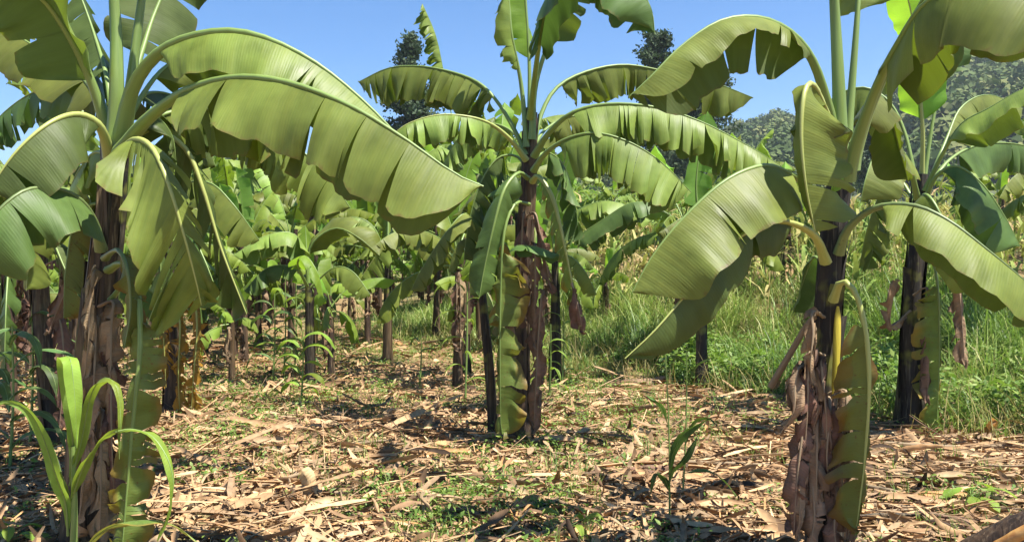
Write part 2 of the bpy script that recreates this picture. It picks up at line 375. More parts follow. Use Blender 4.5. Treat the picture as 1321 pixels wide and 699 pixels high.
def stem(parent, root, pts, r0, r1, seed=0, mat='stem', sheaths=4, world=True, sides=20, n=28, smat='sheath', px=True, bulge=.12):
    rs = np.random.RandomState(seed + 5)
    if px: pts = [P(*p) for p in pts]
    q, L = spline(pts, n); T, Nn, S = frames(q, np.array((0., -1., 0.)))
    tt = np.linspace(0, 1, n); rad = r0 + (r1 - r0) * tt ** .8; rad = rad * (1 + .25 * np.exp(-tt * 14))
    a = np.linspace(0, 2 * np.pi, sides, endpoint=False)
    ph = rs.rand(5) * 6.28
    rr = rad[:, None] * (1 + bulge * .5 * np.sin(2 * a[None] + ph[0] + tt[:, None] * 3) + bulge * .35 * np.sin(5 * a[None] + ph[1] - tt[:, None] * 2)
                         + .03 * np.sin(9 * a[None] + ph[2]) + .008 * rs.randn(n, sides))
    V = q[:, None] + rr[..., None] * (np.cos(a)[None, :, None] * S[:, None] + np.sin(a)[None, :, None] * Nn[:, None])
    off = np.asarray(root if world else (0, 0, 0), float)
    st = obj('pseudostem', mesh_np('pseudostem', V.reshape(-1, 3) - off, gridq(n, sides, wrap=True, flip=True), M[mat]), parent)
    for k in range(sheaths):                                # old leaf sheaths wrapped round the stem, each with free edges
        a0 = rs.rand() * 6.28; arc = 1.0 + rs.rand() * 1.6; t0 = max(0, rs.rand() * .5 - .15); t1 = min(1, t0 + .45 + rs.rand() * .5)
        m_, c_ = 12, 7; ts = np.linspace(t0, t1, m_); js = np.linspace(-.5, .5, c_)
        idx = ts * (n - 1); fi = lambda A: np.stack([np.interp(idx, np.arange(n), A[:, c]) for c in range(3)], -1)
        rk = np.interp(idx, np.arange(n), rad)
        taper = 1 - .65 * np.clip((ts - t0) / (t1 - t0), 0, 1) ** 2
        an = a0 + js[None] * arc * taper[:, None] + .25 * np.sin(ts[:, None] * 7 + ph[3])
        peel = 1.07 + .05 * k / max(1, sheaths) + .20 * np.abs(js[None] * 2) ** 3 * rs.rand() + .5 * np.clip((ts[:, None] - t1 + .12) / .12, 0, 1) ** 2 * rs.rand() + .010 * rs.randn(m_, c_)
        Vs = fi(q)[:, None] + (rk[:, None] * peel)[..., None] * (np.cos(an)[..., None] * fi(S)[:, None] + np.sin(an)[..., None] * fi(Nn)[:, None])
        obj('sheath', mesh_np('sheath', Vs.reshape(-1, 3) - off, gridq(m_, c_), M[smat if rs.rand() < .7 else mat]), st)
    return st

def dead_leaf(parent, root, pts, W=.12, seed=0, mat='dry', rib='ribd', tear=.35, droop=(40, 40), wl=(1, 1), **kw):
    return leaf(parent, root, pts, s0=.12, W=W, droop=droop, wl=wl, tear=tear, grav=.5, sweep=.45, seed=seed, mat=mat, rib=rib,
                r0=.010, crumple=.026, gap=.3, basew=.25, tipw=.75, name='dead_leaf', face=.6, **kw)
def at_ground(px, d):
    x = (px - CX) / F_PX * d; return np.array((x, d, float(gz(x, d))))

# ------------------------------------------------------------------ terrain and hills
def terrain():
    xs = np.r_[np.linspace(-900, -40, 14), np.linspace(-34, -9, 18), np.arange(-8.8, 8.9, .09), np.linspace(9.2, 34, 40), np.linspace(40, 900, 14)]
    ys = np.r_[np.linspace(-300, -6, 8), np.linspace(-5, 2.6, 12), np.arange(2.8, 14, .09), np.linspace(14.2, 40, 90), np.linspace(43, 70, 12), np.linspace(90, 1500, 14)]
    X, Y = np.meshgrid(xs, ys, indexing='ij'); Z = gz(X, Y)
    fine = (Y < 14) & (Y > 2) & (np.abs(X) < 9)
    Z = Z + fine * ((vnoise(X, Y, .22, 9) - .5) * .05 + (vnoise(X, Y, .1, 10) - .5) * .02)
    o = obj('ground', mesh_np('ground', np.stack([X, Y, Z], -1).reshape(-1, 3), gridq(len(xs), len(ys), flip=True), M['soil']))
    tag(o, kind='structure')
terrain()

SKYL = [(-700, 120), (-200, 110), (60, 62), (200, 66), (260, 95), (300, 122), (350, 118), (420, 105), (560, 112), (640, 124), (740, 120), (800, 116), (880, 122), (940, 154), (1000, 172), (1030, 168),
        (1080, 178), (1150, 205), (1200, 240), (1260, 262), (1321, 268), (1500, 285), (2000, 220)]
def hill_z(px, r):
    s = np.interp(px, [a for a, b in SKYL], [b for a, b in SKYL])
    s = s - 15 + 8 * (vnoise(px, px * 0, 25, 3) - .5)
    Rr = np.interp(px, [-700, 500, 900, 1150, 2000], [330, 420, 450, 330, 320])
    k = sst(55, 1, 0) * 0 + np.clip((r - 100) / (Rr - 100), 0, 1.35)
    z = s / F_PX * Rr * np.where(k < 1, k ** .8, 1 - (k - 1) * .5) + 2.0
    return z + 5 * (vnoise(px, r * 3, 90, 4) - .5) * np.clip(k, 0, 1) * (r < Rr)
def hills():
    px = np.linspace(-700, 2000, 150); rr = np.r_[[96], np.linspace(102, 640, 60)]
    PX, RR = np.meshgrid(px, rr, indexing='ij')
    X = (PX - CX) / F_PX * RR; Z = hill_z(PX, RR); Z[:, 0] = -2
    o = obj('hill', mesh_np('hill', np.stack([X, RR, Z], -1).reshape(-1, 3), gridq(len(px), len(rr), flip=True), M['hill'])); tag(o, kind='structure')
    rs = np.random.RandomState(3); n = 6500
    px = rs.uniform(-60, 1400, n); Rr = np.interp(px, [-700, 500, 900, 1150, 2000], [330, 420, 450, 330, 320])
    r = 112 + (Rr * 1.03 - 112) * rs.rand(n)
    keep = vnoise(px, r * 2, 50, 8) > .24; px, r = px[keep], r[keep]; n = len(px)
    x = (px - CX) / F_PX * r; z = hill_z(px, r); h = rs.uniform(3.2, 7.5, n) * np.interp(px, [1050, 1200], [1, 1.25])
    k = 84
    d = unit(rs.randn(n, k, 3)); rad = rs.uniform(.55, 1, (n, k))
    c = np.stack([x, r, z + h * .55], -1)[:, None] + d * rad[..., None] * np.stack([h * .42, h * .42, h * .5], -1)[:, None]
    nn = unit(d + .38 * rs.randn(n, k, 3)); a = unit(np.cross(nn, rs.randn(n, k, 3))); b = np.cross(nn, a)
    s = (h[:, None] * 1.0 * rs.uniform(.05, .105, (n, k)))[..., None]
    V = np.stack([c - a * s, c + b * s * .8, c + a * s, c - b * s * .8], 2).reshape(-1, 3)
    col = np.repeat(np.clip(rs.rand(n)[:, None] ** 1.2 * .88 + rs.rand(n, k) * .12, 0, 1).ravel(), 4)
    o = obj('hillside_forest', mesh_np('hillside_forest', V, np.arange(len(V)).reshape(-1, 4), M['forest'], attr=col, smooth=False))
    tag(o, 'dense dark green trees covering the hills behind the plantation', 'forest', kind='stuff')
hills()

# ------------------------------------------------------------------ ribbons: grass, litter, herbs
def ribbons(acc, base, az, el, length, width, bend=0., segs=3, roll=None, across=1, fold=.3, rnd=None, prof='blade', rs=np.random):
    n = len(base); az = np.asarray(az); el = np.broadcast_to(el, n); length = np.broadcast_to(length, n); width = np.broadcast_to(width, n); bend = np.broadcast_to(bend, n)
    s = np.linspace(0, 1, segs + 1); p = base.copy(); pts = [p.copy()]; dirs = []
    for k in range(segs + 1):
        e = el - bend * s[k]
        d = np.stack([np.cos(az) * np.cos(e), np.sin(az) * np.cos(e), np.sin(e)], -1); dirs.append(d)
        if k < segs: p = p + d * (length / segs)[:, None]; pts.append(p.copy())
    Pp = np.stack(pts, 1); D = np.stack(dirs, 1)
    side = np.stack([-np.sin(az), np.cos(az), az * 0], -1)[:, None] * np.ones_like(D); up = np.cross(D, side)
    if roll is not None:
        cr, sr = np.cos(roll)[:, None, None], np.sin(roll)[:, None, None]; side, up = side * cr + up * sr, up * cr - side * sr
    pr = {'blade': 1 - s ** 1.7 * .96, 'leaf': np.sin(np.pi * np.clip(s * .93 + .05, 0, 1)) ** .7, 'chip': np.where((s < .01) | (s > .99), .45, 1.), 'strip': .8 + .2 * np.sin(s * 7)}[prof]
    wd = width[:, None] * (pr[None] if prof != 'chip' else pr[None] * rs.uniform(.45, 1.1, (n, segs + 1)))
    if across == 1: cols = [Pp - side * wd[..., None] / 2, Pp + side * wd[..., None] / 2]
    else: cols = [Pp - side * wd[..., None] / 2, Pp - up * (wd * fold)[..., None], Pp + side * wd[..., None] / 2]
    V = np.stack(cols, 2); m = V.shape[2]; q = gridq(segs + 1, m)
    Q = (q[None] + (np.arange(n) * (segs + 1) * m)[:, None, None]).reshape(-1, 4)
    rnd = rs.rand(n) if rnd is None else rnd
    acc.add(V.reshape(-1, 3), Q, None, np.repeat(np.clip(rnd, 0, 1), (segs + 1) * m))

def scatter(n, x0, x1, y0, y1, rs, pw=1.6, near=3.):
    """more pieces near the path the photographer stands on"""
    u = rs.rand(n * 3); y = y0 + (y1 - y0) * u ** pw; x = rs.uniform(-1, 1, n * 3) * (y * .72 + .6)
    k = (x > x0) & (x < x1); return x[k][:n], y[k][:n]

def litter():
    rs = np.random.RandomState(21); A = Acc()
    x, y = scatter(80000, -14, 14, 2.8, 17, rs, 1.35)
    t = bank_t(x, y); green = vnoise(x, y, 1.1, 31); keep = (t < .25) & (rs.rand(len(x)) < np.interp(y, [3, 7, 11, 17], [1, .95, .5, .25])) & (rs.rand(len(x)) > sst(.62, .85, green) * .55)
    x, y = x[keep], y[keep]; n = len(x); z = gz(x, y) + rs.rand(n) ** 2 * .07 * (.4 + vnoise(x, y, .4, 88)) + .008
    big = rs.rand(n) < .20
    ln = np.where(big, rs.uniform(.08, .22, n), rs.uniform(.015, .08, n)); wd = np.where(big, rs.uniform(.018, .055, n), rs.uniform(.006, .024, n))
    az = rs.uniform(0, 6.28, n); az = np.where((x > 2) & (rs.rand(n) < .6), np.where(rs.rand(n) < .5, 0, np.pi) + rs.normal(-.25, .35, n), az)
    base = np.stack([x, y, z], -1)
    c = np.clip(rs.normal(.5, .24, n) - .12 * (vnoise(x, y, .8, 7) - .5), 0, 1)
    ribbons(A, base, az, rs.normal(.12, .22, n), ln, wd, rs.normal(.6, 1.1, n), 3, rs.normal(0, .8, n), 2, rs.uniform(-.5, .5, n)[:, None], c, 'chip', rs)
    # long narrow fibres and stalk splinters
    x, y = scatter(6500, -12, 12, 2.8, 15, rs, 1.3); k = bank_t(x, y) < .2; x, y = x[k], y[k]; n = len(x)
    az = np.where(x > 1, rs.normal(-.2, .4, n), rs.uniform(0, 6.28, n))
    ribbons(A, np.stack([x, y, gz(x, y) + .02 + rs.rand(n) * .04], -1), az, rs.normal(.03, .1, n), rs.uniform(.15, .75, n), rs.uniform(.004, .014, n), rs.normal(.1, .2, n), 4,
            rs.normal(0, .6, n), 2, .6, np.clip(rs.normal(.65, .2, n), 0, 1), 'strip', rs)
    # a few larger curled leaf scraps
    x, y = scatter(2600, -8, 8, 2.8, 11, rs, 1.2); k = bank_t(x, y) < .2; x, y = x[k], y[k]; n = len(x)
    ribbons(A, np.stack([x, y, gz(x, y) + .03], -1), rs.uniform(0, 6.28, n), rs.normal(.15, .25, n), rs.uniform(.05, .15, n), rs.uniform(.02, .06, n), rs.normal(.9, .8, n), 5,
            rs.normal(0, .5, n), 2, rs.uniform(-.4, .4, n)[:, None], np.clip(rs.normal(.6, .25, n), 0, 1), 'chip', rs)
    # matted remains of whole leaves and split stalks
    x, y = scatter(2300, -10, 12, 2.8, 13, rs, 1.15); k = bank_t(x, y) < .1; x, y = x[k], y[k]; n = len(x)
    az = np.where(x > 1, rs.normal(-.25, .5, n) + np.pi * (rs.rand(n) < .5), rs.uniform(0, 6.28, n))
    ribbons(A, np.stack([x, y, gz(x, y) + .03 + rs.rand(n) * .03], -1), az, rs.normal(.12, .12, n), rs.uniform(.14, .5, n), rs.uniform(.02, .07, n), rs.normal(.28, .22, n), 7,
            rs.normal(0, .5, n), 2, rs.uniform(.15, .6, n)[:, None], np.clip(rs.normal(.5, .22, n), 0, 1), 'chip', rs)
    o = obj('leaf_litter', A.mesh('leaf_litter', M['litter'])); tag(o, 'dry brown banana leaf and stalk litter covering the bare ground', 'leaf litter', kind='stuff')
litter()

def herbs():
    rs = np.random.RandomState(5); A = Acc()
    x, y = scatter(26000, -14, 14, 3.0, 24, rs, .95)
    g = vnoise(x, y, 1.1, 31) * .6 + vnoise(x, y, .45, 33) * .4 + .20 * sst(7, 12, y) + .05 * (np.abs(x + .1) < 1.2) - .06 * (x > 2)
    k = (g + rs.normal(0, .035, len(x)) > .585) & (bank_t(x, y) < .9); x, y = x[k], y[k]
    # the green patches seen in the open ground
    for (px, d, rx, ry, m) in [(590, 4.9, .6, .5, 260), (470, 8.0, 1.2, .8, 200), (250, 6.2, .5, .4, 80), (520, 10.5, 1.6, 1.2, 260), (720, 8.8, .8, .7, 160), (1000, 4.6, .3, .2, 40), (655, 4.5, .35, .3, 90), (555, 4.2, .2, .25, 70), (765, 5.6, .35, .3, 80), (470, 4.6, .2, .2, 40), (760, 7.3, .5, .5, 70), (690, 6.0, .3, .2, 30),
                               (340, 7.5, .8, .8, 120), (300, 8.8, 1., .8, 140), (1000, 7.0, .9, .4, 90), (1250, 4.9, .3, .25, 40), (870, 7.8, .8, .5, 80), (420, 8.6, .9, .8, 160), (10, 4.2, .25, .5, 70)]:
        c = at_ground(px, d); x = np.r_[x, c[0] + rs.normal(0, rx * .6, m)]; y = np.r_[y, c[1] + rs.normal(0, ry * .6, m)]
    n = len(x); k = 9; sc = rs.uniform(.5, 1.25, n); hgt = rs.uniform(.02, .13, n) * sc
    X = np.repeat(x, k) + rs.normal(0, .03, n * k); Y = np.repeat(y, k) + rs.normal(0, .03, n * k)
    Z = np.repeat(gz(x, y), k) + rs.rand(n * k) * np.repeat(hgt, k) + .01
    ribbons(A, np.stack([X, Y, Z], -1), rs.uniform(0, 6.28, n * k), rs.normal(.45, .35, n * k), rs.uniform(.016, .045, n * k) * np.repeat(sc, k), rs.uniform(.008, .021, n * k) * np.repeat(sc, k),
            rs.normal(.6, .4, n * k), 2, rs.normal(0, .5, n * k), 1, .2, np.repeat(rs.rand(n), k) * .7 + rs.rand(n * k) * .3, 'leaf', rs)
    # short grass sprigs
    x, y = scatter(9000, -14, 12, 3.2, 26, rs, .95); g = vnoise(x, y, 1.3, 41) + .2 * sst(7, 14, y); kk = (g > .58) & (bank_t(x, y) < .8); x, y = x[kk], y[kk]; n = len(x); k = 6
    X = np.repeat(x, k) + rs.normal(0, .03, n * k); Y = np.repeat(y, k) + rs.normal(0, .03, n * k)
    ribbons(A, np.stack([X, Y, gz(X, Y)], -1), rs.uniform(0, 6.28, n * k), rs.normal(1.15, .25, n * k), rs.uniform(.06, .2, n * k), .007, rs.normal(.8, .4, n * k), 2, None, 1, .2, rs.rand(n * k), 'blade', rs)
    o = obj('ground_herbs', A.mesh('ground_herbs', M['herb'])); tag(o, 'small green weeds and grass sprigs sprouting through the litter', 'weeds', kind='stuff')
herbs()

def bank():
    rs = np.random.RandomState(8); A = Acc(); D = Acc()
    def pick(n, t0, t1, y1):
        x = rs.uniform(-4.5, 16, n); y = rs.uniform(4.5, y1, n); t = bank_t(x, y)
        vis = np.abs(x) < y * .74 + 1
        k = (t > t0) & (t < t1) & vis & (rs.rand(n) < sst(-3.6, -.6, x) + .0); return x[k], y[k], t[k]
    x, y, t = pick(38000, 0, 4.0, 17)
    # clumps of arching blades
    cl = vnoise(x, y, .45, 51) * .6 + vnoise(x, y, 1.2, 53) * .4; kk = rs.rand(len(x)) < sst(.28, .5, cl); x, y, t, cl = x[kk], y[kk], t[kk], cl[kk]
    n = len(x); k = 9; tall = np.interp(t, [0, .7, 2.5, 9], [.25, .5, .8, .75]) * (.1 + 1.75 * cl) * np.interp(x, [-2, 1, 4], [.6, .85, 1.15])
    X = np.repeat(x, k) + rs.normal(0, .06, n * k); Y = np.repeat(y, k) + rs.normal(0, .06, n * k)
    ln = np.repeat(tall, k) * rs.uniform(.5, 1.2, n * k)
    ribbons(A, np.stack([X, Y, gz(X, Y) - .02], -1), rs.uniform(0, 6.28, n * k), rs.normal(1.15, .28, n * k), ln, rs.uniform(.006, .019, n * k), rs.normal(1.5, .6, n * k), 3, None, 1, .2,
            np.clip(np.repeat(vnoise(x, y, 1.5, 52) * .7 + .1, k) + rs.normal(0, .24, n * k), 0, 1), 'blade', rs)
    o = obj('bank_grass', A.mesh('bank_grass', M['grass'])); tag(o, 'tall lush green grass growing over the sloping bank', 'grass', kind='stuff')
    x, y, t = pick(14000, -.25, 5, 17); k = 5; n = len(x); g = vnoise(x, y, 1.2, 61); kk = g > .42; x, y = x[kk], y[kk]; n = len(x)
    X = np.repeat(x, k) + rs.normal(0, .06, n * k); Y = np.repeat(y, k) + rs.normal(0, .06, n * k)
    ribbons(D, np.stack([X, Y, gz(X, Y)], -1), rs.uniform(0, 6.28, n * k), rs.normal(1.1, .3, n * k), rs.uniform(.2, .6, n * k), .008, rs.normal(1., .6, n * k), 3, None, 1, .2, rs.rand(n * k), 'blade', rs)
    o = obj('straw_grass', D.mesh('straw_grass', M['drygrass'])); tag(o, 'pale yellowed grass mixed along the foot of the bank', 'dry grass', kind='stuff')
    # broad-leaved shrubbery at the foot of the bank on the right
    B = Acc(); x = rs.uniform(1.2, 9, 5200); y = rs.uniform(4.6, 12, 5200); t = bank_t(x, y); m = (t > .1) & (t < .9 + x * .12) & (vnoise(x, y, .8, 71) > .36 - .05 * (x - 2)); x, y, t = x[m], y[m], t[m]; n = len(x); k = 14
    h = .42 * (.4 + vnoise(x, y, .7, 72)) * np.interp(x, [1, 4], [.6, 1.2])
    X = np.repeat(x, k) + rs.normal(0, .07, n * k); Y = np.repeat(y, k) + rs.normal(0, .07, n * k); Z = gz(X, Y) + rs.rand(n * k) ** .7 * np.repeat(h, k)
    ribbons(B, np.stack([X, Y, Z], -1), rs.uniform(0, 6.28, n * k), rs.normal(.3, .4, n * k), rs.uniform(.05, .10, n * k), rs.uniform(.02, .045, n * k), rs.normal(.6, .5, n * k), 2, rs.normal(0, .4, n * k), 1, .2, np.repeat(rs.rand(n), k) * .6 + rs.rand(n * k) * .3, 'leaf', rs)
    o = obj('bank_shrubbery', B.mesh('bank_shrubbery', M['herb'])); tag(o, 'low leafy green weeds matted at the foot of the grassy bank', 'weeds', kind='stuff')
bank()

def field():
    rs = np.random.RandomState(77); A = Acc()
    x = rs.uniform(-22, 30, 13000); y = rs.uniform(9.5, 46, 13000); t = bank_t(x, y)
    m = (np.abs(x) < y * .74 + 1) & (t > 2.0 + .5 * (x < 3)) & ((x > -1) | (y > 30)); x, y = x[m], y[m]
    kp = rs.rand(len(x)) < np.interp(y, [10, 20, 46], [1, .8, .3]); x, y = x[kp], y[kp]; n = len(x)
    h = rs.uniform(.7, 1.35, n); z = gz(x, y); c = np.clip(vnoise(x, y, 2.5, 81) * 1.0 - .1 + rs.normal(0, .18, n), 0, 1)
    ribbons(A, np.stack([x, y, z], -1), rs.uniform(0, 6.28, n), 1.5, h, .025, .1, 2, None, 1, .2, c, 'strip', rs)
    k = 8; X = np.repeat(x, k); Y = np.repeat(y, k); Z = np.repeat(z, k) + rs.rand(n * k) * np.repeat(h, k)
    ribbons(A, np.stack([X, Y, Z], -1), rs.uniform(0, 6.28, n * k), rs.normal(.9, .4, n * k), rs.uniform(.3, .75, n * k), rs.uniform(.035, .08, n * k), rs.normal(1.9, .6, n * k), 3, None, 1, .2,
            np.clip(np.repeat(c, k) + rs.normal(0, .15, n * k), 0, 1), 'blade', rs)
    o = obj('maize_field_vegetation', A.mesh('maize_field_vegetation', M['field'])); tag(o, 'field of half dried maize and weeds rising behind the grassy bank', 'maize field', kind='stuff')
    # thicket between and behind the far banana rows on the left
    B = Acc(); x = rs.uniform(-26, 6, 7600); y = rs.uniform(12, 44, 7600); m = (np.abs(x) < y * .74 + 1) & (vnoise(x, y, 3, 91) > .38) & ((x < -3.2) | (y > 20)) & ((y > 20) | (x < -.30 * y)); x, y = x[m], y[m]; n = len(x); k = 26
    h = rs.uniform(.4, 1.6, n) * np.interp(y, [12, 44], [.7, 2.0])
    X = np.repeat(x, k) + rs.normal(0, .25, n * k); Y = np.repeat(y, k) + rs.normal(0, .25, n * k); Z = gz(X, Y) + rs.rand(n * k) * np.repeat(h, k)
    ribbons(B, np.stack([X, Y, Z], -1), rs.uniform(0, 6.28, n * k), rs.normal(.4, .4, n * k), rs.uniform(.1, .3, n * k), rs.uniform(.03, .10, n * k), rs.normal(.8, .5, n * k), 2, rs.normal(0, .4, n * k), 1, .2, rs.rand(n * k), 'leaf', rs)
    o = obj('thicket_undergrowth', B.mesh('thicket_undergrowth', M['herb'])); tag(o, 'tangled green undergrowth between the distant banana rows', 'undergrowth', kind='stuff')
field()

# ------------------------------------------------------------------ the banana plants seen close up
def plant(px, d, label, group='banana plants in the clearing'):
    g = at_ground(px, d); return empty('banana_plant', g, label, 'banana plant', group), g

# --- A: big plant at the left edge
A_, ga = plant(112, 3.9, 'large banana plant with the longest arching leaf, behind the pale young maize')
stem(A_, ga, [(112, HY + (CAMZ - ga[2] + .05) / 3.9 * F_PX, 3.9), (118, 520, 3.9), (128, 400, 3.9), (140, 300, 3.9), (149, 215, 3.9), (151, 165, 3.9)], .092, .056, 1, sheaths=14)
L = lambda pts, **k: leaf(A_, ga, pts, **k)
L([(147, 185, 3.9), (120, 105, 3.8), (90, 45, 3.7), (52, -5, 3.6), (-10, -45, 3.5), (-80, -40, 3.4)], s0=.27, W=.30, droop=(25, 30), tear=.1, rib='rib', r0=.034, seed=1, mat='leaf')
L([(148, 190, 3.85), (150, 110, 3.8), (148, 20, 3.8), (135, -110, 3.7), (90, -250, 3.5), (20, -300, 3.2)], s0=.40, W=.28, droop=(30, 30), tear=.2, r0=.040, seed=2)
L([(156, 180, 3.9), (168, 90, 3.9), (180, 0, 3.9), (195, -110, 3.9), (240, -220, 3.9), (330, -270, 3.9)], s0=.42, W=.28, droop=(30, 30), tear=.2, r0=.036, seed=3)
L([(153, 170, 4.1), (182, 70, 4.3), (203, 8, 4.45), (235, -50, 4.6), (300, -90, 4.8)], s0=.32, W=.24, droop=(10, 20), tear=.15, r0=.022, seed=4, mat='deep', roll=(30, 30))
L([(155, 178, 3.85), (170, 112, 3.75), (206, 65, 3.65), (262, 42, 3.55), (325, 42, 3.5), (400, 75, 3.5), (470, 130, 3.5), (530, 195, 3.5), (560, 240, 3.5)], s0=.24, W=.26, droop=(66, 60), tear=.12, grav=.2, r0=.040, seed=5, sweep=.1)
L([(155, 192, 3.8), (188, 152, 3.65), (238, 116, 3.5), (300, 98, 3.35), (370, 104, 3.2), (450, 134, 3.1), (520, 176, 3.05), (585, 222, 3.0), (624, 240, 3.0)], s0=.26, W=.31, droop=(60, 80), wl=(1, 1.2), tear=.30, grav=.25, r0=.036, seed=6, sweep=.12, mat='leaf', tipw=.8)
L([(155, 195, 3.8), (172, 178, 3.6), (195, 190, 3.45), (216, 235, 3.35), (236, 300, 3.35), (252, 360, 3.4), (260, 395, 3.45)], s0=.12, W=.40, droop=(16, 70), wl=(1, .5), tear=1.4, grav=.35, sweep=.8, gap=.05, rib='riby', r0=.019, seed=311, face=.85, roll=(10, 20), mat='leaf')
L([(155, 190, 4.1), (195, 165, 4.3), (238, 190, 4.4), (262, 245, 4.4), (285, 320, 4.4), (318, 405, 4.4)], s0=.22, W=.24, droop=(60, 70), wl=(1, .6), tear=1.3, grav=1.0, sweep=.4, rib='riby', r0=.022, seed=8, face=.85, mat='deep')
L([(144, 200, 3.85), (128, 160, 3.7), (98, 146, 3.6), (62, 158, 3.45), (20, 195, 3.35), (-15, 245, 3.3)], s0=.22, W=.24, droop=(76, 66), tear=.35, grav=.3, rib='riby', r0=.030, seed=9, mat='deep')  # darker material paints in the shadow on this leaf
L([(132, 320, 3.85), (122, 285, 3.75), (102, 256, 3.6), (70, 242, 3.45), (28, 246, 3.3), (-15, 285, 3.2), (-40, 340, 3.2)], s0=.24, W=.27, droop=(62, 60), tear=.2, grav=.2, rib='ribdark', r0=.026, seed=10, mat='deep')  # shadow on this leaf comes from its darker colour too
L([(144, 170, 4.1), (122, 118, 4.3), (98, 92, 4.5), (60, 70, 4.6), (20, 46, 4.7), (-30, 40, 4.8)], s0=.2, W=.25, droop=(50, 70), tear=.3, grav=.15, r0=.022, seed=11)
L([(144, 160, 4.3), (125, 110, 4.5), (105, 75, 4.6), (80, 55, 4.7), (60, 52, 4.8)], s0=.3, W=.17, droop=(40, 50), tear=.3, r0=.016, seed=12, mat='deep')
L([(152, 175, 4.1), (182, 122, 4.2), (212, 86, 4.3), (252, 68, 4.4), (300, 82, 4.5), (345, 112, 4.6), (390, 160, 4.7)], s0=.28, W=.24, droop=(40, 50), tear=.15, r0=.022, seed=13)
L([(154, 190, 4.2), (185, 160, 4.4), (225, 142, 4.6), (288, 142, 4.7), (340, 160, 4.8), (392, 196, 4.8), (430, 236, 4.8), (452, 268, 4.8)], s0=.22, W=.30, droop=(78, 74), tear=1.8, grav=.5, r0=.022, seed=14, mat='leaf', gap=.12)
L([(156, 195, 4.0), (175, 160, 4.1), (200, 150, 4.2), (222, 175, 4.3), (228, 215, 4.3)], s0=.3, W=.17, droop=(40, 40), tear=.3, grav=.3, r0=.018, seed=15, mat='deep')
L([(140, 345, 3.8), (160, 338, 3.65), (177, 375, 3.55), (180, 450, 3.5), (170, 560, 3.5), (158, 700, 3.5), (155, 730, 3.5)], s0=.34, W=.12, droop=(38, 34), wl=(.7, 1), tear=1.3, grav=.1, sweep=-.1, rib='rib', r0=.02, seed=16, crumple=.022, face=.85, mat='sick', gap=.3, tipw=.85)
L([(142, 385, 3.8), (165, 362, 3.75), (195, 375, 3.75), (230, 408, 3.8)], s0=.25, W=.12, droop=(50, 60), tear=.1, r0=.016, seed=17, mat='deep')
L([(136, 330, 3.8), (150, 322, 3.6), (163, 345, 3.5), (168, 400, 3.5), (160, 450, 3.5)], s0=.4, W=.10, droop=(50, 60), tear=.5, grav=.3, rib='ribdark', r0=.018, seed=18, face=.85, mat='sick')
L([(153, 190, 4.2), (178, 130, 4.4), (200, 118, 4.6), (232, 128, 4.8), (262, 165, 4.9), (278, 215, 4.9)], s0=.3, W=.24, droop=(60, 60), tear=1.0, grav=.5, r0=.02, seed=201, mat='deep')
L([(148, 175, 4.2), (138, 100, 4.4), (122, 45, 4.6), (108, 5, 4.7), (90, -40, 4.8)], s0=.35, W=.2, droop=(40, 60), tear=1.4, grav=.5, r0=.02, seed=202, mat='deep', gap=.4)
L([(146, 215, 4.0), (130, 195, 4.2), (112, 205, 4.3), (92, 240, 4.4), (80, 290, 4.4)], s0=.25, W=.22, droop=(70, 60), tear=.8, grav=.5, r0=.018, seed=203, mat='leaf')
L([(150, 240, 4.1), (172, 225, 4.3), (196, 250, 4.4), (206, 310, 4.4), (208, 380, 4.4)], s0=.25, W=.22, droop=(70, 60), tear=1.2, grav=.8, r0=.018, seed=204, mat='deep', face=.6)
L([(146, 165, 4.3), (120, 128, 4.5), (85, 112, 4.7), (45, 118, 4.9), (5, 145, 5.0), (-30, 185, 5.0)], s0=.3, W=.2, droop=(76, 70), tear=1.6, grav=.5, r0=.018, seed=208, mat='deep', gap=.3)
L([(147, 160, 4.4), (128, 80, 4.7), (100, 30, 4.9), (60, 15, 5.0), (15, 30, 5.1)], s0=.35, W=.2, droop=(70, 60), tear=1.2, grav=.4, r0=.018, seed=209, mat='leaf')
L([(142, 270, 4.1), (120, 262, 4.3), (96, 285, 4.4), (84, 350, 4.4), (82, 410, 4.4)], s0=.25, W=.2, droop=(70, 60), tear=1.2, grav=.8, r0=.016, seed=205, mat='sick', face=.6)
for i, (a, b, wd) in enumerate([((128, 440), (112, 620), .05), ((140, 470), (148, 660), .08), ((122, 380), (104, 520), .05), ((118, 540), (98, 700), .07), ((146, 420), (138, 560), .05), ((132, 560), (128, 720), .08)]):
    dead_leaf(A_, ga, [(125, a[1] - 25, 3.85), (a[0], a[1] - 32, 3.74), (a[0] + (b[0] - a[0]) * .3, a[1], 3.7), ((a[0] + b[0]) / 2, (a[1] + b[1]) / 2, 3.68), (*b, 3.72)], W=wd, seed=40 + i, mat='dry')

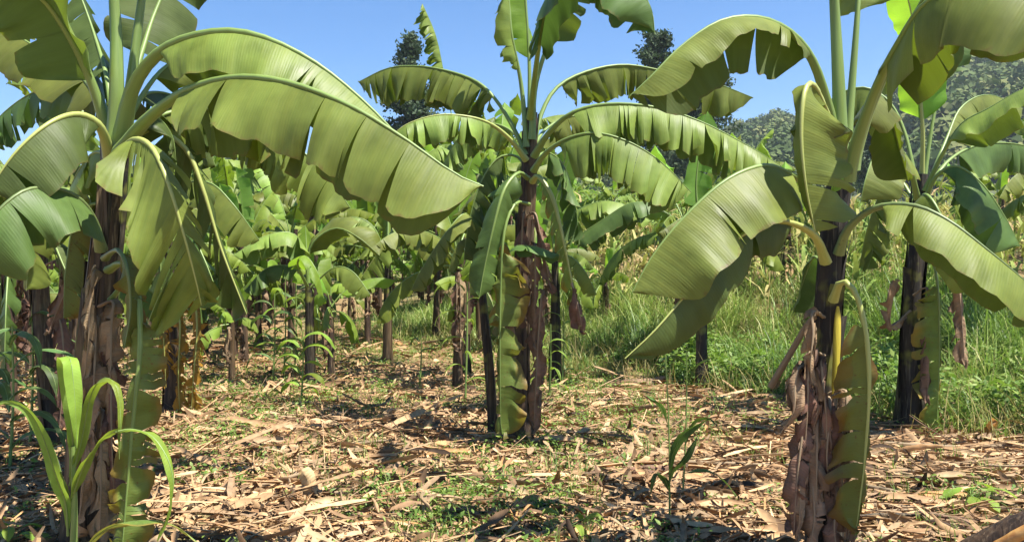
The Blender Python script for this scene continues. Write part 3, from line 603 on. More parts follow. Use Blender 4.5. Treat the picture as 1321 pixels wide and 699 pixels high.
# --- second plant at the left edge
B_, gb = plant(68, 5.9, 'slim dark-stemmed banana plant at left, just left of the largest banana plant')
stem(B_, gb, [(68, HY + (CAMZ - gb[2] + .05) / 5.9 * F_PX, 5.9), (60, 480, 5.9), (52, 380, 5.9), (50, 300, 5.9), (58, 268, 5.9)], .072, .045, 2, sheaths=5)
L = lambda pts, **k: leaf(B_, gb, pts, **k)
L([(55, 290, 5.9), (60, 262, 5.7), (50, 255, 5.5), (42, 285, 5.4), (36, 340, 5.4), (34, 375, 5.4)], s0=.2, W=.19, droop=(50, 55), tear=.4, grav=.6, rib='riby', r0=.02, seed=21, face=.85)
L([(57, 285, 5.9), (75, 245, 5.7), (100, 255, 5.6), (118, 300, 5.5), (125, 345, 5.5)], s0=.2, W=.26, droop=(50, 50), tear=.6, grav=.5, r0=.02, seed=22, face=.85)
L([(57, 285, 6), (80, 225, 6.2), (120, 215, 6.4), (165, 240, 6.5), (200, 280, 6.6)], s0=.22, W=.28, droop=(60, 60), tear=.6, grav=.4, r0=.02, seed=23)
L([(57, 285, 6), (60, 230, 6), (62, 190, 6), (50, 140, 6)], s0=.3, W=.16, droop=(30, 30), tear=.1, r0=.016, seed=24, mat='deep', roll=(60, 60))
L([(57, 285, 6), (40, 235, 6), (5, 225, 6), (-30, 260, 6)], s0=.25, W=.24, droop=(60, 60), tear=.5, grav=.3, r0=.018, seed=25)
L([(57, 285, 5.9), (68, 310, 5.7), (85, 350, 5.6), (110, 400, 5.6)], s0=.2, W=.18, droop=(60, 60), tear=.7, grav=.5, r0=.014, seed=26, face=.85, mat='deep')
L([(57, 285, 6.1), (95, 200, 6.2), (80, 130, 6.2), (50, 114, 6.2), (8, 108, 6.2)], s0=.42, W=.24, droop=(78, 70), tear=1.3, grav=.6, r0=.02, seed=27)
dead_leaf(B_, gb, [(52, 345, 5.9), (75, 335, 5.8), (92, 350, 5.75), (62, 430, 5.7)], W=.09, seed=28)
dead_leaf(B_, gb, [(58, 430, 5.85), (76, 410, 5.75), (82, 470, 5.7), (76, 560, 5.7)], W=.10, seed=29)

# --- C: plant in the centre
C_, gc = plant(668, 6.35, 'banana plant in the centre of the clearing with a broad folded leaf down its trunk')
stem(C_, gc, [(668, HY + (CAMZ - gc[2] + .05) / 6.35 * F_PX, 6.35), (668, 480, 6.35), (672, 380, 6.35), (678, 290, 6.35), (683, 210, 6.35), (684, 140, 6.35)], .096, .046, 3, sheaths=14, mat='stemb')
L = lambda pts, **k: leaf(C_, gc, pts, **k)
L([(682, 190, 6.3), (674, 110, 6.3), (661, 45, 6.2), (656, -5, 6.2), (640, -60, 6.1), (600, -90, 6)], s0=.34, W=.17, droop=(35, 35), tear=.6, rib='rib', r0=.030, seed=31)
L([(685, 180, 6.3), (690, 110, 6.25), (712, 42, 6.2), (728, 0, 6.1), (760, -60, 6.0), (820, -80, 5.8)], s0=.42, W=.20, droop=(30, 30), tear=.4, r0=.030, seed=32)
L([(684, 175, 6.4), (684, 90, 6.4), (680, 20, 6.4), (672, -60, 6.4), (640, -150, 6.4)], s0=.30, W=.16, droop=(40, 40), tear=.2, r0=.024, seed=33, roll=(50, 50), mat='young')
L([(684, 150, 6.2), (695, 60, 5.4), (712, -15, 4.9), (752, -52, 4.6), (802, -40, 4.5), (838, 5, 4.45), (845, 45, 4.45)], s0=.36, W=.27, droop=(66, 70), tear=.2, grav=.2, r0=.026, seed=34, mat='deep')
L([(681, 200, 6.3), (664, 165, 6.35), (642, 130, 6.4), (618, 106, 6.5), (582, 92, 6.6), (540, 85, 6.7), (500, 88, 6.8), (462, 106, 6.9)], s0=.30, W=.32, droop=(78, 60), tear=1.5, grav=.3, rib='rib', r0=.026, seed=35, gap=.10)
L([(680, 205, 6.3), (660, 180, 6.2), (635, 160, 6.1), (605, 150, 6.0), (565, 148, 5.95), (525, 160, 5.9), (500, 180, 5.9)], s0=.33, W=.24, droop=(70, 65), tear=1.5, grav=.3, rib='riby', r0=.026, seed=36, gap=.10)
L([(686, 190, 6.4), (698, 145, 6.5), (718, 112, 6.6), (755, 92, 6.7), (805, 83, 6.8), (860, 92, 6.9), (920, 106, 7.0), (972, 126, 7.1)], s0=.26, W=.30, droop=(76, 66), tear=1.5, grav=.3, r0=.024, seed=37, gap=.10)
L([(688, 200, 6.2), (706, 172, 6.05), (735, 146, 5.9), (780, 134, 5.85), (840, 137, 5.8), (900, 155, 5.8), (960, 185, 5.8), (1008, 214, 5.8)], s0=.24, W=.32, droop=(80, 60), tear=1.5, grav=.4, r0=.028, seed=38, gap=.10)
L([(688, 218, 6.2), (704, 196, 6.0), (732, 178, 5.85), (768, 171, 5.75), (810, 182, 5.7), (852, 208, 5.7), (892, 248, 5.7)], s0=.26, W=.35, droop=(80, 64), tear=1.7, grav=.45, rib='rib', r0=.026, seed=39, mat='leaf', gap=.10)
L([(686, 190, 6.5), (705, 165, 6.8), (735, 150, 7.0), (775, 148, 7.2), (820, 165, 7.4)], s0=.3, W=.26, droop=(76, 60), tear=1.0, grav=.4, r0=.02, seed=40)
L([(681, 190, 6.5), (655, 165, 6.8), (625, 160, 7.0), (590, 180, 7.2), (570, 215, 7.3)], s0=.25, W=.24, droop=(76, 60), tear=1.5, grav=.4, r0=.02, seed=45)
L([(681, 228, 6.25), (668, 222, 6.1), (650, 245, 5.95), (636, 295, 5.9), (624, 350, 5.9), (618, 385, 5.9)], s0=.18, W=.15, droop=(35, 50), tear=.3, grav=.1, r0=.02, seed=41, face=.85, mat='deep')
L([(682, 262, 6.25), (664, 262, 6.05), (650, 300, 5.95), (646, 370, 5.95), (645, 460, 5.97), (646, 545, 6.0), (648, 560, 6.0)], s0=.32, W=.24, droop=(60, 18), wl=(.35, 1), tear=.8, grav=.1, sweep=-.06, r0=.016, seed=42, crumple=.03, face=.85, mat='sick', rib='rib', gap=.22, tipw=.9)
L([(676, 330, 6.2), (665, 318, 6.1), (690, 318, 6.0), (725, 330, 6.0)], s0=.2, W=.09, droop=(60, 50), tear=.1, r0=.01, seed=43, mat='deep')
L([(687, 232, 6.2), (695, 226, 6.05), (712, 252, 5.95), (726, 305, 5.9), (737, 360, 5.9), (750, 412, 5.95)], s0=.15, W=.13, droop=(40, 60), wl=(1, .5), tear=1.5, grav=.8, sweep=.6, rib='riby', r0=.024, seed=44, face=.9, mat='sick', gap=.5)
for i, (a, b, wd) in enumerate([((690, 340), (690, 450), .09), ((676, 300), (668, 420), .10), ((700, 400), (688, 560), .09), ((652, 360), (660, 470), .09), ((690, 300), (712, 380), .06), ((745, 385), (752, 428), .10)]):
    dead_leaf(C_, gc, [(678, a[1] - 20, 6.3), (a[0], a[1] - 26, 6.16), (a[0] + (b[0] - a[0]) * .3, a[1], 6.12), (*b, 6.14)] if i < 5 else [(738, 365, 5.9), (742, 380, 5.88), (748, 405, 5.88), (752, 430, 5.9)], W=wd if i < 5 else .055, seed=60 + i, mat='dry')

L([(681, 215, 6.4), (664, 200, 6.5), (640, 205, 6.5), (618, 240, 6.5), (604, 290, 6.5), (598, 335, 6.5)], s0=.22, W=.20, droop=(60, 60), tear=.9, grav=.6, r0=.016, seed=206, mat='deep')
L([(687, 205, 6.5), (706, 196, 6.7), (728, 215, 6.9), (742, 262, 7.0), (748, 315, 7.0)], s0=.22, W=.2, droop=(60, 60), tear=1.2, grav=.7, r0=.016, seed=207, mat='deep')
# --- sucker plant just left of the centre plant
S_, gs = plant(638, 6.6, 'slender dark banana sucker standing just left of the centre trunk')
stem(S_, gs, [(638, HY + (CAMZ - gs[2] + .05) / 6.6 * F_PX, 6.6), (630, 460, 6.6), (623, 390, 6.6), (620, 340, 6.6), (620, 310, 6.6)], .048, .026, 4, sheaths=3, sides=14)
L = lambda pts, **k: leaf(S_, gs, pts, **k)
L([(620, 335, 6.6), (614, 300, 6.5), (600, 275, 6.4), (575, 300, 6.3), (545, 345, 6.3), (530, 375, 6.3)], s0=.3, W=.15, droop=(50, 50), tear=.4, grav=.3, r0=.014, seed=51, mat='leaf')
L([(621, 330, 6.6), (628, 290, 6.5), (640, 250, 6.4), (632, 225, 6.4)], s0=.3, W=.12, droop=(20, 20), tear=.1, r0=.012, seed=52, mat='young', roll=(70, 70))
L([(620, 335, 6.6), (606, 310, 6.6), (590, 315, 6.6), (578, 350, 6.6)], s0=.3, W=.10, droop=(50, 50), tear=.3, grav=.4, r0=.01, seed=53)
L([(621, 335, 6.5), (640, 310, 6.4), (655, 318, 6.3), (665, 350, 6.3)], s0=.3, W=.09, droop=(50, 50), tear=.3, grav=.4, r0=.01, seed=54, mat='amber')

# --- R: big plant at the right front
R_, gr = plant(1062, 3.85, 'large banana plant in right foreground, lower trunk wrapped in peeling grey-brown leaves')
stem(R_, gr, [(1062, HY + (CAMZ - gr[2] + .05) / 3.85 * F_PX, 3.85), (1062, 560, 3.85), (1066, 430, 3.85), (1073, 320, 3.85), (1082, 240, 3.85), (1088, 185, 3.85)], .078, .052, 5, sheaths=7, smat='stem')
L = lambda pts, **k: leaf(R_, gr, pts, **k)
L([(1086, 205, 3.8), (1084, 120, 3.8), (1078, 10, 3.8), (1070, -120, 3.7), (1040, -260, 3.5), (960, -340, 3.3)], s0=.40, W=.28, droop=(30, 30), tear=.2, r0=.040, seed=71)
L([(1090, 200, 3.9), (1098, 110, 3.95), (1106, 10, 4.0), (1112, -80, 4.1), (1150, -180, 4.3)], s0=.42, W=.22, droop=(30, 30), tear=.2, r0=.026, seed=72)
L([(1092, 215, 3.8), (1118, 140, 3.7), (1150, 70, 3.6), (1185, 10, 3.5), (1240, -80, 3.4), (1330, -130, 3.3)], s0=.30, W=.28, droop=(35, 35), tear=.2, r0=.040, seed=73)
L([(1090, 230, 3.75), (1106, 175, 3.65), (1130, 110, 3.5), (1158, 55, 3.3), (1192, 4, 3.12), (1240, -20, 3.0), (1310, -14, 2.9), (1400, 20, 2.85)], s0=.40, W=.27, droop=(80, 55), tear=.16, grav=.45, r0=.034, seed=74, sweep=-.22, basew=.02, gap=.06)
L([(1083, 190, 3.85), (1068, 130, 3.8), (1050, 78, 3.75), (1022, 42, 3.7), (980, 22, 3.65), (930, 26, 3.6), (880, 58, 3.55), (838, 100, 3.5), (812, 124, 3.5)], s0=.30, W=.30, droop=(48, 82), wl=(.62, .9), tear=.25, grav=.12, r0=.032, seed=75, sweep=.1, mat='leaf')
L([(1080, 200, 3.75), (1066, 140, 3.6), (1050, 108, 3.48), (1038, 120, 3.4), (1034, 175, 3.37), (1040, 240, 3.37), (1052, 300, 3.4)], s0=.26, W=.27, droop=(88, 22), wl=(.35, 1), tear=.22, grav=.15, sweep=.3, rib='riby', r0=.022, seed=76, face=.8)
L([(1072, 265, 3.8), (1045, 240, 3.75), (1018, 222, 3.65), (985, 212, 3.55), (935, 232, 3.45), (880, 282, 3.38), (840, 332, 3.35), (815, 378, 3.33)], s0=.22, W=.30, droop=(40, 84), tear=.12, grav=.1, rib='rib', r0=.022, seed=77, sweep=.05, mat='leaf', gap=.05, tipw=.8)
L([(1066, 335, 3.8), (1052, 303, 3.7), (1022, 286, 3.6), (985, 286, 3.5), (940, 315, 3.4), (890, 372, 3.32), (845, 425, 3.27), (806, 462, 3.25)], s0=.24, W=.17, droop=(98, 60), tear=.06, grav=.12, rib='riby', r0=.024, seed=78, mat='deep', tipw=.75)  # leaf under the pale one, its shade put into the colour
L([(1080, 325, 3.8), (1094, 292, 3.72), (1130, 266, 3.62), (1180, 264, 3.5), (1225, 284, 3.4), (1275, 322, 3.32), (1330, 368, 3.28), (1370, 405, 3.25)], s0=.28, W=.20, droop=(58, 72), tear=.1, grav=.2, rib='ribdark', r0=.024, seed=79, mat='leaf')
L([(1074, 385, 3.75), (1086, 360, 3.65), (1106, 378, 3.6), (1118, 430, 3.57), (1122, 500, 3.56), (1116, 590, 3.57), (1104, 690, 3.6)], s0=.28, W=.155, droop=(25, 60), wl=(1, .3), tear=.6, grav=.2, sweep=.1, rib='riby', r0=.020, seed=80, crumple=.022, face=.85, mat='sick', gap=.3, tipw=.85)
L([(1090, 215, 3.9), (1108, 160, 4.1), (1128, 120, 4.35), (1146, 140, 4.5), (1160, 190, 4.6), (1172, 235, 4.65)], s0=.3, W=.2, droop=(55, 50), tear=.15, grav=.2, r0=.022, seed=81)
L([(1066, 345, 3.9), (1050, 330, 4.0), (1038, 355, 4.05), (1024, 402, 4.1)], s0=.25, W=.10, droop=(40, 40), tear=.05, r0=.012, seed=82, mat='deep')
L([(1086, 225, 3.75), (1084, 205, 3.66), (1078, 215, 3.62), (1074, 250, 3.64)], s0=.2, W=.05, droop=(60, 60), tear=0, r0=.01, seed=83, mat='young')
for i, (a, b, wd) in enumerate([((1046, 480), (1036, 600), .09), ((1060, 490), (1064, 600), .08), ((1040, 560), (1024, 690), .11), ((1056, 560), (1050, 690), .10), ((1080, 600), (1092, 700), .10), ((1070, 540), (1072, 640), .08), ((1034, 600), (1030, 700), .09), ((1052, 500), (1048, 560), .07),
                                ((1048, 430), (1052, 520), .08), ((1090, 530), (1100, 640), .11), ((1052, 620), (1040, 725), .13), ((1078, 640), (1084, 730), .12), ((1106, 620), (1092, 700), .09), ((1034, 500), (1006, 560), .08)]):
    dead_leaf(R_, gr, [(1064, a[1] - 22, 3.8), (a[0], a[1] - 28, 3.70), (a[0] + (b[0] - a[0]) * .3, a[1], 3.655), ((a[0] + b[0]) / 2 + 5 * math.sin(i * 2.1), (a[1] + b[1]) / 2, 3.64), (*b, 3.67)], W=wd * .62, seed=90 + i, mat='dry')
q = [P(1081, 395, 3.74), P(1080, 430, 3.735), P(1078, 480, 3.735), P(1074, 508, 3.74)]; V, Q, U = tube(spline(q, 12)[0], np.array([.006, .014, .017, .018, .019, .019, .018, .018, .017, .015, .011, .003]), 8, flat=.5)
o = obj('sheath', mesh_np('sheath', V - gr, Q, M['sheathy'], U), R_); o['label'] = 'bright yellow sheath edge'
V, Q, U = tube(spline([P(1052, 408, 3.80), P(1042, 418, 3.82), P(1020, 455, 3.9), P(994, 499, 3.98)], 14)[0], np.linspace(.014, .018, 14), 8)
o = obj('dead_petiole', mesh_np('dead_petiole', V - gr, Q, M['ribd'], U), R_)

# --- T: plant behind it on the right
T_, gt = plant(1174, 6.7, 'banana plant at right behind the foreground one, upright bright green leaf glowing in sunlight')
stem(T_, gt, [(1174, HY + (CAMZ - gt[2] + .05) / 6.7 * F_PX, 6.7), (1176, 470, 6.7), (1180, 360, 6.7), (1186, 280, 6.7), (1188, 225, 6.7)], .11, .055, 6, sheaths=9, smat='stem')
L = lambda pts, **k: leaf(T_, gt, pts, **k)
L([(1188, 245, 6.7), (1190, 170, 6.65), (1184, 90, 6.6), (1176, 20, 6.5), (1160, -40, 6.4)], s0=.32, W=.21, droop=(25, 25), tear=.1, r0=.024, seed=101, mat='young', roll=(150, 150), rib='riby')
L([(1190, 240, 6.8), (1204, 150, 6.9), (1222, 70, 7.0), (1235, 20, 7.1), (1270, -20, 7.2)], s0=.5, W=.2, droop=(30, 30), tear=.1, r0=.022, seed=102, mat='deep')
L([(1192, 245, 6.65), (1214, 200, 6.5), (1240, 160, 6.35), (1275, 140, 6.2), (1330, 112, 6.0), (1400, 110, 5.9)], s0=.3, W=.28, droop=(48, 50), tear=.1, r0=.024, seed=103)
L([(1191, 262, 6.6), (1206, 228, 6.5), (1234, 214, 6.4), (1268, 238, 6.3), (1298, 282, 6.25), (1316, 318, 6.2)], s0=.25, W=.32, droop=(70, 60), tear=.1, grav=.35, rib='rib', r0=.024, seed=104, mat='deep')
L([(1184, 255, 6.6), (1172, 208, 6.4), (1152, 186, 6.2), (1130, 196, 6.1), (1116, 232, 6.0), (1110, 262, 6.0)], s0=.25, W=.30, droop=(55, 55), tear=.1, grav=.25, r0=.026, seed=105)
L([(1184, 240, 6.8), (1168, 170, 6.9), (1145, 128, 7.0), (1110, 112, 7.1), (1070, 130, 7.2), (1030, 175, 7.3)], s0=.28, W=.30, droop=(60, 50), tear=.5, grav=.3, r0=.024, seed=106)
L([(1188, 270, 6.5), (1192, 250, 6.2), (1206, 262, 6.0), (1230, 310, 5.9), (1258, 350, 5.9), (1270, 375, 5.9)], s0=.2, W=.25, droop=(50, 55), tear=.1, grav=.3, r0=.02, seed=107)
L([(1186, 320, 6.6), (1200, 325, 6.5), (1209, 360, 6.45), (1212, 420, 6.45), (1211, 490, 6.5), (1208, 558, 6.55)], s0=.25, W=.20, droop=(20, 60), wl=(1, .25), tear=.6, grav=.1, sweep=.0, rib='rib', r0=.016, seed=108, crumple=.022, face=.85, mat='sick', tipw=.85)
L([(1192, 250, 6.8), (1225, 205, 7.1), (1270, 185, 7.4), (1330, 190, 7.6), (1390, 225, 7.8)], s0=.3, W=.30, droop=(80, 60), tear=.3, grav=.4, r0=.022, seed=109, mat='deep')
L([(1192, 250, 6.9), (1220, 180, 7.2), (1240, 138, 7.4), (1275, 122, 7.6), (1320, 140, 7.8)], s0=.35, W=.26, droop=(60, 60), tear=.3, grav=.4, r0=.022, seed=110)
L([(1182, 262, 6.8), (1160, 230, 7.0), (1140, 240, 7.1), (1120, 290, 7.2), (1108, 345, 7.3)], s0=.25, W=.28, droop=(60, 60), tear=.8, grav=.5, r0=.02, seed=111)
dead_leaf(T_, gt, [(1174, 400, 6.6), (1150, 420, 6.5), (1152, 385, 6.45), (1158, 362, 6.45)], W=.07, seed=112)
dead_leaf(T_, gt, [(1178, 380, 6.6), (1196, 372, 6.5), (1200, 420, 6.5), (1196, 520, 6.5)], W=.07, seed=113)
dead_leaf(T_, gt, [(1192, 262, 6.5), (1215, 290, 6.3), (1232, 340, 6.2), (1240, 400, 6.2), (1245, 475, 6.2)], W=.11, seed=114)

# --- V: yellowing plant on the left behind the big one
V_, gv = plant(222, 7.3, 'banana plant hung with yellow dying leaves, right of the largest trunk on the left')
stem(V_, gv, [(222, HY + (CAMZ - gv[2] + .05) / 7.3 * F_PX, 7.3), (220, 440, 7.3), (215, 350, 7.3), (212, 270, 7.3)], .075, .05, 7, sheaths=7, mat='stemb')
L = lambda pts, **k: leaf(V_, gv, pts, **k)
for i, (pp, wd, mt) in enumerate([([(216, 400, 7.2), (226, 385, 7.0), (232, 420, 6.95), (230, 480, 6.95), (232, 535, 7.0)], .13, 'amber'), ([(218, 385, 7.2), (246, 372, 7.0), (254, 420, 6.95), (250, 480, 6.95), (246, 538, 7)], .12, 'amber'),
                                 ([(216, 370, 7.2), (205, 360, 7.0), (210, 420, 6.95), (214, 500, 7)], .09, 'amber')]):
    L(pp, face=.8, s0=.15, W=wd, droop=(60, 60), tear=1.6, grav=.5, sweep=.5, r0=.014, seed=120 + i, mat=mt, rib='riby', gap=.6, crumple=.03, name='dead_leaf')
L([(213, 285, 7.3), (235, 240, 7.1), (270, 235, 6.9), (300, 262, 6.8), (335, 310, 6.8)], s0=.25, W=.28, droop=(60, 60), tear=.5, grav=.4, r0=.02, seed=124)
L([(213, 285, 7.3), (240, 290, 7.0), (262, 330, 6.8), (285, 390, 6.7)], s0=.25, W=.24, droop=(55, 60), tear=.8, grav=.5, r0=.02, seed=125, mat='deep')
L([(213, 285, 7.4), (218, 200, 7.6), (240, 150, 7.8), (290, 140, 8)], s0=.35, W=.24, droop=(55, 60), tear=.8, grav=.3, r0=.02, seed=126)
L([(212, 285, 7.4), (190, 240, 7.6), (150, 245, 7.8), (110, 300, 8)], s0=.25, W=.28, droop=(60, 60), tear=.6, grav=.4, r0=.02, seed=127)
L([(212, 290, 7.2), (195, 280, 7.0), (180, 320, 6.9), (172, 380, 6.9)], s0=.25, W=.2, droop=(60, 60), tear=.6, grav=.5, r0=.018, seed=128, mat='deep')

# ------------------------------------------------------------------ smaller plants: four kinds of crown, copied
def proto_plant(seed, H=1.5, nl=9, L_=1.5, W=.24, dens=.45, young=False):
    rs = np.random.RandomState(seed)
    root = bpy.data.objects.new('banana_plant', None); link(root)
    stem(root, (0, 0, 0), [np.array((0, 0, -.06)), np.array((.02, .01, H * .5)), np.array((rs.normal(0, .05), rs.normal(0, .05), H))], .043 * H ** .5, .030, seed, world=False, px=False, sides=12, n=12, sheaths=3,
         mat='stemb')
    top = np.array((0, 0, H - .08))
    for i in range(nl):
        az = i * 2.4 + rs.rand() * .6; el = np.interp(i / nl, [0, .15, .3, .5, .75, 1], [86, 72, 56, 40, 15, -30]) + rs.normal(0, 5)
        l = L_ * rs.uniform(.75, 1.1) * (1 if i else .8); n = 7; p = top + np.array((0, 0, -.02 * i)); pts = [p]
        e = math.radians(el); bend = math.radians(rs.uniform(70, 110) if i > 1 else 30)
        for k in range(n):
            ee = e - bend * ((k + .5) / n) ** 1.2; ee = max(ee, -1.45)
            p = p + np.array((math.cos(az) * math.cos(ee), math.sin(az) * math.cos(ee), math.sin(ee))) * l / n; pts.append(p)
        old = i / nl
        leaf(root, (0, 0, 0), pts, s0=.2, W=W * rs.uniform(.85, 1.1), droop=(35 + 40 * old, 35 + 40 * old), tear=0.3 + old * 1.0 if not young else .1 + old * .5, grav=.1 + .4 * old, seed=seed * 20 + i, world=False, px=False,
             dens=dens, nv=4, r0=.014, mat=('young' if i == 0 or (young and i < 3) else 'fresh' if i % 2 else 'leaf') if old < .85 else 'deep', rib='rib')
    for i in range(2):
        az = rs.rand() * 6.28; c = np.array((math.cos(az), math.sin(az), 0))
        leaf(root, (0, 0, 0), [top * .8, top * .82 + c * .12, top * .6 + c * .17, top * .3 + c * .15], s0=.12, W=.09, droop=(70, 70), tear=1., grav=.9, sweep=.5, seed=seed + i, mat='dry', rib='ribd', r0=.01,
             crumple=.05, world=False, px=False, dens=.4, nv=3, name='dead_leaf')
    return root
def copy_tree(o, parent=None):
    c = o.copy(); C.objects.link(c); c.parent = parent
    for ch in o.children: copy_tree(ch, c)
    return c
PR = [proto_plant(1, 1.85, 12, 1.5, .20), proto_plant(2, 2.1, 13, 1.65, .22), proto_plant(3, 1.6, 11, 1.35, .18), proto_plant(4, .95, 6, .8, .14, .6, True)]
used = [False] * 4
def place(k, px, d, rz, s, label, group, x=None):
    o = PR[k] if not used[k] else copy_tree(PR[k]); used[k] = True
    g = at_ground(px, d) if x is None else np.array((x, d, float(gz(x, d))))
    o.location = [float(v) for v in g]; o.rotation_euler = (0, 0, rz); o.scale = (s, s, s)
    return tag(o, label, 'banana plant', group)
mid = [(2, 590, 8.7, .3, 1.05, 'banana plant with a brown trunk behind a maize stalk, left of the centre plant'),
       (3, 427, 9.4, 1.2, 1.05, 'small young banana plant with low arching leaves in the open clearing'),
       (0, 475, 12.2, 2.2, .95, 'thin banana plant beyond the small low-leaved one, right of it'),
       (2, 490, 15.0, 4.0, 1.0, 'banana plant farthest back in the gap beyond the clearing'),
       (1, 563, 12.8, .9, .95, 'banana plant left of the brown trunk, two rows behind the centre plant'),
       (1, 883, 9.9, 3.3, .92, 'banana plant behind the big pale drooping leaf, its short trunk showing below'),
       (0, 95, 8.4, 5.0, 1.0, 'banana plant directly behind the left-hand slim dark trunk'),
       (2, 192, 9.6, 1.7, 1.1, 'banana plant in shade behind the yellowing one'),
       (0, 375, 12.0, .2, 1.0, 'banana plant behind the maize clump on the left of the clearing'),
       (2, 700, 11.5, 2.9, .9, 'banana plant just right of and behind the centre trunk'),
       (0, 15, 7.6, 3.6, 1.05, 'banana plant cut off by the left edge, behind the dark maize'),
       (1, 1390, 8.6, 2.6, 1.0, 'banana plant just beyond the right edge with leaves reaching in'),
       (2, 315, 10.4, 4.4, 1.0, 'banana plant whose leaves hang behind the torn hanging leaf'),
       (0, 1010, 12.6, 1.1, .85, 'banana plant standing in the grass between the right-hand trunks')]
for k, px, d, rz, s, lb in mid: place(k, px, d, rz, s, lb, 'banana plants in the middle distance')
rs = np.random.RandomState(12)
spots = []
for row, d0 in enumerate([11.6, 14.2, 16.5, 19, 21.5, 24.5, 28, 32]):
    for i in range(int(10 + row * 2)):
        px = -60 + (i + rs.rand() * .8) * (760 + row * 8) / (10 + row * 2); d = d0 + rs.uniform(-1, 1)
        if 420 < px < 590 and d < 18.5: continue
        if d < 13.4 and px > 640: continue
        if px > 690 and rs.rand() < .4: continue
        spots.append((px, d))
spots += [(790, 17.5), (1290, 12.5), (1340, 15), (1240, 17), (960, 19)]
LAND = [(-20, 'the left edge'), (60, 'the slim dark left trunk'), (130, 'the largest left trunk'), (225, 'the yellow-leaved plant'), (300, 'the shredded hanging leaf'), (375, 'the tall maize clump'), (427, 'the small low-leaved plant'),
        (490, 'the open gap'), (590, 'the brown trunk'), (668, 'the centre trunk'), (740, 'the lime upright leaf'), (800, 'the drooping dark leaf tip'), (900, 'the short trunk in the grass'), (1062, 'the right foreground trunk'), (1180, 'the right rear trunk'), (1300, 'the right edge')]
seen = set()
for i, (px, d) in enumerate(spots):
    lm = min(LAND, key=lambda a: abs(a[0] - px)); sd_ = 'left of' if px < lm[0] else 'right of'; rw = ['foremost', 'second', 'third', 'fourth', 'fifth', 'sixth', 'farthest'][min(6, max(0, int((d - 10.3) / 2.9)))]
    where = 'left' if px < 250 else 'middle-left' if px < 480 else 'centre' if px < 800 else 'right'
    row = 'nearer rows' if d < 18.5 else 'middle rows' if d < 24 else 'farthest rows'
    key = (rw, sd_, lm[1])
    if key in seen: continue
    seen.add(key)
    place(int(rs.randint(0, 3)), px, d, rs.rand() * 6.28, rs.uniform(.72, 1.2) * (1.15 if 230 < px < 660 else 1), f'banana plant in the {rw} distant row, {sd_} {lm[1]}',
          f'distant banana plants, {row}, {where} part')

sm = [(150, 10.5), (265, 11.2), (335, 12.5), (300, 9.2), (405, 11.4), (450, 14.2), (545, 16.5), (620, 11.8), (735, 13.2), (640, 14.5), (185, 12.8), (110, 11.0), (40, 9.4), (780, 12.2), (350, 15.5), (505, 18.2)]
for i, (px, d) in enumerate(sm):
    lm = min(LAND, key=lambda a: abs(a[0] - px)); row = 'close' if d < 10 else 'front' if d < 12.3 else 'middle' if d < 15 else 'far'
    place(3, px, d, i * 1.3, .8 + .5 * ((i * 7) % 5) / 5, f'waist-high banana sucker in the {row} row, {"left" if px < lm[0] else "right"} of {lm[1]}', 'young banana suckers between the rows')
# bright upright leaves and torn crowns that stand out behind the centre
def extra(px, d, leaves, label):
    g = at_ground(px, d); e = empty('banana_plant', g, label, 'banana plant', 'banana plants in the middle distance')
    top = leaves[0][0][0]; stem(e, g, [(px, HY + (CAMZ - g[2] + .05) / d * F_PX, d), ((px + top[0]) / 2, (top[1] + HY + CAMZ / d * F_PX) / 2, d), (top[0], top[1] - 5, d)], .07, .038, int(px), sheaths=3, sides=12)
    for i, (pp, kw) in enumerate(leaves): leaf(e, g, pp, seed=int(px) + i, **{**dict(W=.26, droop=(60, 60), tear=.8, grav=.3, r0=.018, dens=.7), **kw})
extra(600, 9.6, [([(600, 250, 9.6), (585, 160, 9.6), (572, 90, 9.6), (562, 45, 9.6), (545, 5, 9.6)], dict(W=.2, droop=(40, 70), tear=1.8, s0=.55, gap=.5, grav=.4, mat='leaf')),
                 ([(600, 250, 9.6), (596, 215, 9.4), (570, 190, 9.2), (545, 205, 9.1), (520, 240, 9)], {}), ([(600, 250, 9.6), (604, 200, 9.6), (612, 165, 9.7), (640, 150, 9.8)], dict(W=.2)),
                 ([(600, 250, 9.6), (580, 220, 9.5), (560, 190, 9.4), (530, 160, 9.4)], dict(mat='young', W=.12, droop=(20, 20), tear=.1)), ([(600, 255, 9.5), (590, 250, 9.2), (570, 290, 9.1), (560, 345, 9.1)], {}),
                 ([(600, 255, 9.5), (615, 235, 9.2), (630, 260, 9.1), (640, 310, 9.1)], {})], 'tall banana plant behind the centre with one tattered leaf standing up into the sky')
extra(716, 9.0, [([(716, 330, 9), (712, 290, 9), (722, 240, 8.95), (742, 185, 8.9)], dict(mat='young', W=.16, droop=(15, 20), tear=.15, s0=.3, roll=(80, 80))),
                 ([(716, 330, 9), (730, 285, 8.9), (765, 262, 8.8), (800, 262, 8.7), (840, 285, 8.7)], dict(W=.24)), ([(716, 330, 9), (735, 312, 8.8), (775, 285, 8.6), (812, 262, 8.5), (845, 262, 8.5)], dict(W=.24, mat='deep', tear=.4)),
                 ([(716, 335, 9), (735, 330, 8.8), (755, 350, 8.7), (770, 380, 8.7)], dict(W=.16)), ([(716, 335, 9), (700, 320, 8.8), (690, 350, 8.7), (688, 390, 8.7)], dict(W=.14))],
      'low banana plant right of the centre trunk with a bright lime upright leaf')
